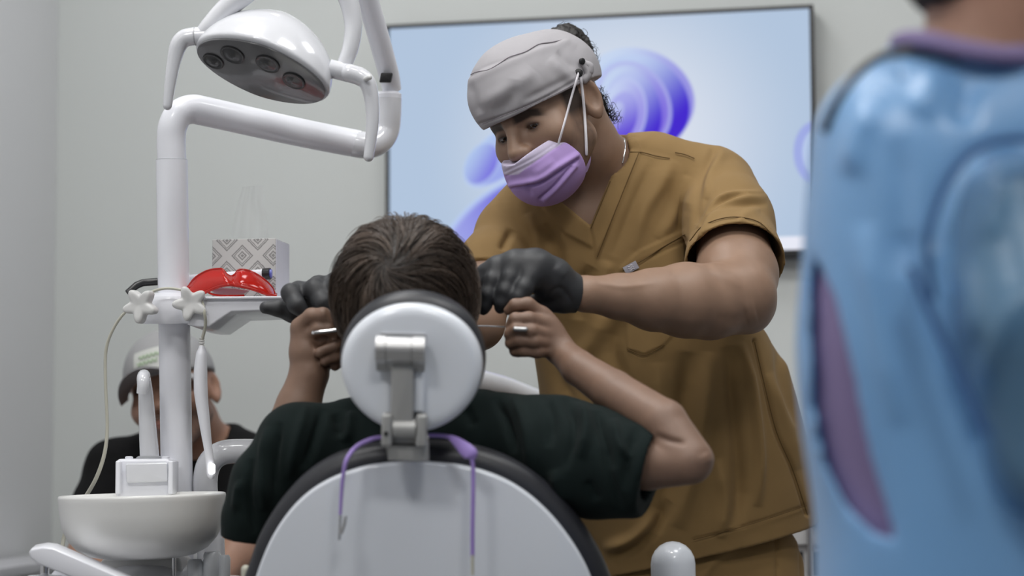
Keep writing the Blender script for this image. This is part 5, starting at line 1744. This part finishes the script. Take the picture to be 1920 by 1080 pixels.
def hair_field(p):
    q = f32((p - f32(PH.o)) @ f32(PH.R).T / PH.s)
    u = (q - f32(hair_c)) / (f32(hair_r) * 1.04)
    d = (np.linalg.norm(u, axis=1) - 1) * .085
    nape = np.sqrt((((q - f32((0, -.045, -.052))) / f32((.066, .060, .050))) ** 2).sum(1)) - 1
    d = smin(d, nape * .05, .02)
    for sx in (-1, 1):
        e = np.sqrt((((q - f32((sx * .066, -.012, -.005))) / f32((.017, .045, .048))) ** 2).sum(1)) - 1
        d = smin(d, e * .017, .015)
    face = np.maximum(q[:, 2] - .045, q[:, 1] - .060)
    d = smax(d, -np.maximum(-(q[:, 2] - .050), q[:, 1] - .062) * 1.0, .01)
    return (d * PH.s).astype(np.float32)


hb = sdf_obj('hair', hair_field, PH.o - .16, PH.o + .16, .0028, mat('hair_base_brown', (0.022, 0.015, 0.011, 1), 0.5), pat, nz=(.0012, 160, 8))
wd = PH.loc(P(722, 492, 2.47)) - np.array(hair_c)
wd = unit(wd / np.array(hair_r))
L1, C1 = head_hair(PH, wd, hair_r, hair_c, 6000, .095, lambda n: (n[2] < .55 or n[1] > .35) and n[1] > -.62, .115, (.085, .060, .044), 3, swirl=.9, grav=.5)
so_ = strands_obj('hair_strands', L1, .00062, C1, M_HAIR, pat); so_['kind'] = 'stuff'
# metal retractor handles that the patient holds
ret = rootobj('lip_retractor', 'thin steel wire retractor held between both hands of the patient', 'retractor', P(930, 614, 2.60))
tube('wire', [P(986, 617, 2.562), P(950, 613, 2.60), P(895, 611, 2.66), P(840, 612, 2.72), P(765, 640, 2.73), P(690, 625, 2.72), P(640, 619, 2.66), P(588, 625, 2.602)], .0011, M_CHROME, ret, 8, smooth_path=6)
tube('handle', [P(966, 617, 2.558), P(985, 617.5, 2.558)], .0034, M_METAL, ret, 12, round_ends=True)
tube('handle', [P(588, 624, 2.606), P(632, 619, 2.604)], .0030, M_CHROME, ret, 12, round_ends=True)

# ------------------------------------------------------------------ the visitor on the left
man = rootobj('person', 'seated visitor in a grey baseball cap and black shirt behind the post', 'person', (P(335, 900, 3.6)[0], P(335, 900, 3.6)[1], 0))
SK3 = (0.34, 0.19, 0.130)
MH = Head(324, 742, 3.52, (.95, .29, .14), (-.14, .15, .97), .95)
mrow = [(375, 800, 3.62, 70, .06), (360, 840, 3.62, 150, .09), (340, 900, 3.62, 160, .11), (338, 1000, 3.62, 160, .12), (338, 1150, 3.64, 165, .13), (338, 1300, 3.66, 168, .13)]
mneck = pchain([(352, 790, 3.56, 58), (372, 850, 3.61, 62)], .02)
mf_ = MH.field()
marm = [pchain([(205, 890, 3.60, 46), (180, 985, 3.54, 42), (165, 1050, 3.48, 38), (225, 1095, 3.38, 30), (290, 1120, 3.32, 26)], .02),
        pchain([(470, 885, 3.60, 46), (470, 960, 3.56, 42), (440, 1045, 3.48, 40), (390, 1100, 3.38, 30), (330, 1122, 3.32, 26)], .02)]
mhand = [pchain([(290, 1120, 3.32, 26), (320, 1130, 3.29, 24)], .01), pchain([(330, 1122, 3.32, 26), (305, 1128, 3.27, 22)], .01)] + \
        [pchain([(318, 1122 + 7 * k, 3.285, 8.5), (336, 1118 + 8 * k, 3.265, 8), (344, 1124 + 8 * k, 3.255, 7)], .004) for k in range(4)] + [pchain([(305, 1112, 3.29, 9), (322, 1102, 3.275, 8), (336, 1106, 3.27, 7)], .004)]
mb = s_union([mf_, mneck, s_loft([(x, y, d, a - 10, b - .015) for x, y, d, a, b in mrow])] + marm + mhand, .018)
lo, hi = pb(120, 590, 530, 1300, 3.2, 3.8, .03)
sdf_obj('body', mb, lo, hi, .0036, M_SKIN, man, colors=MH.colors(SK3, beard=.8, beard_c=(.035, .026, .022)))
MH.eyes(man)
mtor = s_loft(mrow)
msl = [pchain([(215, 875, 3.61, 52), (190, 955, 3.56, 54), (182, 990, 3.54, 52)], .02), pchain([(465, 868, 3.61, 52), (474, 950, 3.56, 54), (470, 985, 3.54, 52)], .02)]
msh = s_union([pchain([(370, 850, 3.62, 52), (290, 856, 3.615, 44), (215, 880, 3.61, 50)], .02), pchain([(375, 850, 3.62, 52), (420, 850, 3.615, 44), (465, 872, 3.61, 50)], .02)], .02)
mnh = pchain([(350, 770, 3.545, 62), (368, 822, 3.585, 66)], .02)
mshirt = lambda p: smax(smin(smin(mtor(p), msh(p), .03), np.minimum(msl[0](p), msl[1](p)), .02), -mnh(p), .003).astype(np.float32)
lo, hi = pb(120, 780, 550, 1300, 3.4, 3.82, .03)
sdf_obj('black_shirt', mshirt, lo, hi, .005, M_BLKSHIRT, man, nz=(.0025, 45, 6))
M_CAPG = mat('cap_grey_twill', (0.33, 0.33, 0.335, 1), 0.9, bump=.1, bscale=900)


def mcap_f(p):
    q = f32((p - f32(MH.o)) @ f32(MH.R).T / MH.s)
    d = (np.linalg.norm((q - f32((0, .040, -.010))) / f32((.0865, .092, .108)), axis=1) - 1) * .088
    return np.maximum(d, .030 - q[:, 1]).astype(np.float32)


mcap = sdf_obj('baseball_cap', mcap_f, MH.o - .16, MH.o + .16, .0032, M_CAPG, man)
# visor: curved plate
vv, vf = [], []
na, nr = 18, 7
for lay in (0, 1):
    for i in range(na + 1):
        a = math.radians(-68 + 136 * i / na)
        for j in range(nr + 1):
            t = j / nr
            ext = .088 * math.cos(a) ** .8 * t
            x = .084 * math.sin(a) * (1 + .05 * t); z = -.010 + .106 * math.cos(a) + ext
            y = .036 - .10 * ext - 5.0 * x * x * (.75 + .5 * t) + .008 * t - lay * .003
            vv.append(MH.w(x, y, z))
n1 = (na + 1) * (nr + 1)
for i in range(na):
    for j in range(nr):
        a = i * (nr + 1) + j; q4 = (a, a + 1, a + nr + 2, a + nr + 1)
        vf.append(q4[::-1]); vf.append(tuple(n1 + k for k in q4))
for i in range(na):
    a = i * (nr + 1) + nr
    vf.append((a, a + n1, a + nr + 1 + n1, a + nr + 1))
obj('visor', vv, vf, M_CAPG, mcap)
# white patch with a faint green scrawl on the front of the crown
pv, pf2 = [], []
for i in range(13):
    for j in range(7):
        a = math.radians(-24 + 48 * i / 12); y = .042 + .042 * j / 6
        k = math.sqrt(max(0, 1 - ((y - .040) / .092) ** 2))
        pv.append(MH.w(.0865 * k * math.sin(a) * 1.02, y, -.010 + .108 * k * math.cos(a) * 1.012))
for i in range(12):
    for j in range(6):
        a = i * 7 + j; pf2.append((a, a + 7, a + 8, a + 1))
pt_ = obj('cap_patch', pv, pf2, mat('patch_white', (0.55, 0.56, 0.53, 1), .8), mcap, label='white front patch with a faint pale green scrawl')
M_SCR = mat('patch_green', (0.40, 0.50, 0.35, 1), .8)
for k, (y0, a0, a1) in enumerate(((.070, -14, 14), (.058, -18, 10))):
    pts = []
    for i in range(30):
        a = math.radians(a0 + (a1 - a0) * i / 29); y = y0 + .004 * math.sin(i * 1.1 + k)
        kk = math.sqrt(max(0, 1 - ((y - .040) / .092) ** 2))
        pts.append(MH.w(.0865 * kk * math.sin(a) * 1.03, y, -.010 + .108 * kk * math.cos(a) * 1.022))
    tube('patch_scrawl', pts, .0014, M_SCR, pt_, 6)
# lower body and the chair he sits on
mx0, my0 = P(338, 1100, 3.64)[:2]
leg = s_union([s_chain([((mx0 + sx * .09, my0, .52), .085), ((mx0 + sx * .11, my0 - .30, .53), .068), ((mx0 + sx * .11, my0 - .32, .10), .05)], .03) for sx in (-1, 1)] + [s_cone((mx0 - .06, my0, .56), (mx0 + .06, my0, .56), .11, .11)], .03)
sdf_obj('trousers', leg, (mx0 - .3, my0 - .45, .02), (mx0 + .3, my0 + .2, .75), .008, M_JEANS, man)
for sx in (-1, 1):
    shoe('shoe', (mx0 + sx * .11, my0 - .34, 0), (sx * .1, -1, 0), man)
vc = rootobj('visitor_chair', 'dark visitor chair under the seated visitor', 'chair', (mx0, my0, 0))
box('seat', (mx0, my0 - .04, .415), (.44, .44, .04), M_BLACKL, vc, bev=.012, r=.04)
box('backrest', (mx0, my0 + .21, .66), (.40, .03, .34), M_BLACKL, vc, bev=.01, r=.012)
for sx in (-1, 1):
    tube('front_leg', [(mx0 + sx * .2, my0 - .22, 0), (mx0 + sx * .2, my0 - .22, .395)], .011, M_CHROME, vc, 12)
    tube('rear_leg', [(mx0 + sx * .2, my0 + .20, 0), (mx0 + sx * .2, my0 + .20, .60)], .011, M_CHROME, vc, 12)

# ------------------------------------------------------------------ the blurred person in a blue gown, right foreground
D = 1.62
wom = rootobj('person', 'blurred standing person in a sheer blue gown over lavender scrubs in the right foreground', 'person', (P(1790, 600, D)[0], D, 0))
SK4 = (0.36, 0.20, 0.14)
WH = Head(1895, -190, D + .02, (-.55, .05, .83), (.83, -.08, -.55), .96)
wrow = [(1820, 85, D, 110, .05), (1800, 130, D, 215, .07), (1780, 220, D, 250, .10), (1775, 340, D, 258, .115), (1770, 500, D, 262, .12), (1765, 650, D, 272, .12), (1770, 800, D, 265, .12), (1780, 950, D, 245, .125), (1785, 1150, D, 250, .13), (1785, 1500, D, 280, .135), (1785, 2000, D, 250, .13)]
wneck = pchain([(1880, -110, D + .01, 112), (1872, 0, D, 108), (1850, 120, D, 130)], .03)
wsh = s_union([pchain([(1820, 150, D, 95), (1700, 195, D + .02, 95), (1650, 240, D + .03, 100)], .03), pchain([(1840, 150, D, 95), (1930, 200, D - .03, 105), (1985, 290, D - .05, 120)], .03)], .03)
warm = pchain([(1890, 410, D - .08, 105), (1935, 600, D - .12, 100), (1965, 850, D - .11, 88), (1905, 950, D + .03, 78), (1790, 955, D + .18, 60), (1740, 950, D + .24, 46)], .008)
wbody_t = s_loft([(x, y, d, a - 26, b - .02) for x, y, d, a, b in wrow])
whand = s_union([pchain([(1740, 950, D + .24, 46), (1705, 945, D + .27, 46)], .01)] + [pchain([(1712, 918 + 18 * k, D + .27, 18), (1680, 922 + 18 * k, D + .29, 17), (1660, 935 + 17 * k, D + .29, 14)], .006) for k in range(4)] + [pchain([(1730, 915, D + .25, 22), (1705, 890, D + .25, 18), (1690, 885, D + .26, 15)], .006)], .006)
wbd = s_union([WH.field(), wneck, wbody_t, warm, whand], .02)
lo, hi = pb(1480, -560, 2180, 2000, D - .30, D + .36, .03)
sdf_obj('body', wbd, lo, hi, .0040, M_SKIN, wom, colors=WH.colors(SK4))
WH.eyes(wom)
wl = s_loft([(x, y, d, a - 22, b - .016) for x, y, d, a, b in wrow])
wnk = pchain([(1878, -60, D + .01, 114), (1868, 20, D, 114)], .02)
wcol = pchain([(1800, 60, D - .02, 70), (1830, 70, D, 105)], .02)
lavf = lambda p: smax(smin(wl(p), s_union([wsh], 0)(p) + .015, .03), -wnk(p), .004).astype(np.float32)
sdf_obj('lavender_scrubs', lavf, *pb(1480, 20, 2140, 2000, D - .30, D + .26, .03), .0055, M_LAV, wom)
gt = s_loft(wrow)
gsl = pchain([(1885, 410, D - .085, 140), (1935, 600, D - .125, 142), (1968, 850, D - .115, 122), (1905, 955, D + .03, 105), (1800, 958, D + .16, 82)], .01)
gnk = pchain([(1860, -60, D + .01, 150), (1846, 30, D - .005, 146)], .02)
OPEN = [(1525, 470), (1566, 560), (1602, 700), (1634, 860), (1680, 1012), (1640, 1000), (1584, 942), (1545, 860), (1526, 760), (1518, 620)]


def gown_field(p):
    d = smin(gt(p), wsh(p), .03)
    d = np.maximum(d, -(d + .0075))          # hollow cloth shell
    d = smax(d, -gnk(p), .004)
    px, py, dd = proj(p)
    op = np.maximum(inside(px, py, OPEN) * (D / F), dd - D)
    return np.maximum(np.maximum(d, -op), np.float32(.42) - p[:, 2]).astype(np.float32)


wf = [fold([(1745, 455), (1775, 360), (1830, 290), (1920, 268)], 14, -.006, False), fold([(1700, 460), (1750, 600), (1800, 720), (1840, 810)], 20, -.005, False), fold([(1640, 200), (1610, 260), (1600, 330)], 22, .008), fold([(1680, 260), (1690, 380), (1680, 520)], 26, -.005),
      fold([(1850, 300), (1840, 420)], 22, .006), fold([(1920, 560), (1870, 660), (1840, 790)], 20, .010), fold([(1800, 520), (1830, 640)], 20, .006), fold([(1620, 420), (1650, 600), (1690, 800)], 24, .007), fold([(1760, 130), (1720, 220)], 24, .007), fold([(1820, 140), (1800, 240)], 22, -.006)]
lo, hi = pb(1460, 20, 2160, 2000, D - .36, D + .30, .03)
sdf_obj('blue_gown', gown_field, lo, hi, .0040, M_GOWN, wom, folds=wf, nz=(.0016, 28, 21))
slv = lambda p: np.maximum(np.maximum(gsl(p), -(gsl(p) + .0075)), s_plane(P(1800, 958, D + .16), P(1740, 950, D + .24) - P(1905, 955, D + .03))(p)).astype(np.float32)
gs_ = sdf_obj('gown_sleeve', slv, *pb(1680, 230, 2160, 1150, D - .32, D + .24, .03), .0040, M_GOWNS, wom, folds=[fold([(1920, 540), (1870, 640), (1830, 760)], 22, .006), fold([(1800, 480), (1830, 640)], 22, .006), fold([(1880, 330), (1850, 450)], 20, .005)], nz=(.003, 30, 4))
M_GSEAM_SHADE = mat('gown_seam_and_shade_blue', (0.035, 0.10, 0.26, 1), .8)
tube('armhole_seam', [P(1750, 560, D - .15), P(1740, 480, D - .155), P(1745, 420, D - .16), P(1785, 325, D - .158), P(1845, 272, D - .155), P(1920, 260, D - .15), P(1990, 285, D - .14)], .0028, M_GSEAM_SHADE, gs_, 10, smooth_path=6)
tube('sleeve_shade_line', [P(1708, 500, D - .14), P(1755, 610, D - .15), P(1805, 720, D - .16), P(1850, 815, D - .17)], .003, M_GSEAM_SHADE, gs_, 10, smooth_path=6)  # dark blue tube standing in for the shade between sleeve and body
cpts = on(lambda p: np.minimum(gown_field(p), lavf(p)), [(1546, 245), (1565, 200), (1600, 148), (1645, 110), (1690, 98), (1740, 98), (1800, 108)], .002, 1.0, 2.2)
tube('neck_cord', cpts, .0042, M_BLACK, wom, 10)
tube('scrub_collar', [P(1690, 82, D + .03), P(1700, 74, D - .02), P(1745, 76, D - .065), P(1810, 92, D - .085), P(1890, 104, D - .085), P(1960, 98, D - .06)], .011, M_LAV, wom, 12, smooth_path=6, flat=.7)
# hair drawn up
whf = lambda p: (lambda q: np.maximum(np.minimum((np.linalg.norm((q - f32((0, .036, -.018))) / f32((.082, .091, .100)), axis=1) - 1) * .085, np.linalg.norm(q - f32((0, .05, -.125)), axis=1) - .035), np.maximum(q[:, 2] - .05, -.075 - q[:, 1])).astype(np.float32))(f32((p - f32(WH.o)) @ f32(WH.R).T / WH.s))
sdf_obj('hair', whf, WH.o - .2, WH.o + .2, .0045, M_HAIRB, wom, nz=(.002, 120, 3))
for sx in (-1, 1):
    c = np.array([P(1785, 600, D)[0] + sx * .09, D, 0])
    sdf_obj('trouser_leg', s_chain([(c + RZ * .55, .085), (c + RZ * .08, .07)]), c - np.array([.12, .12, -.02]), c + np.array([.12, .12, .66]), .009, M_LAV, wom)
    shoe('shoe', c, (.83, .55, 0), wom)
for _o in bpy.data.objects:
    if '_o' in _o.keys():
        del _o['_o']
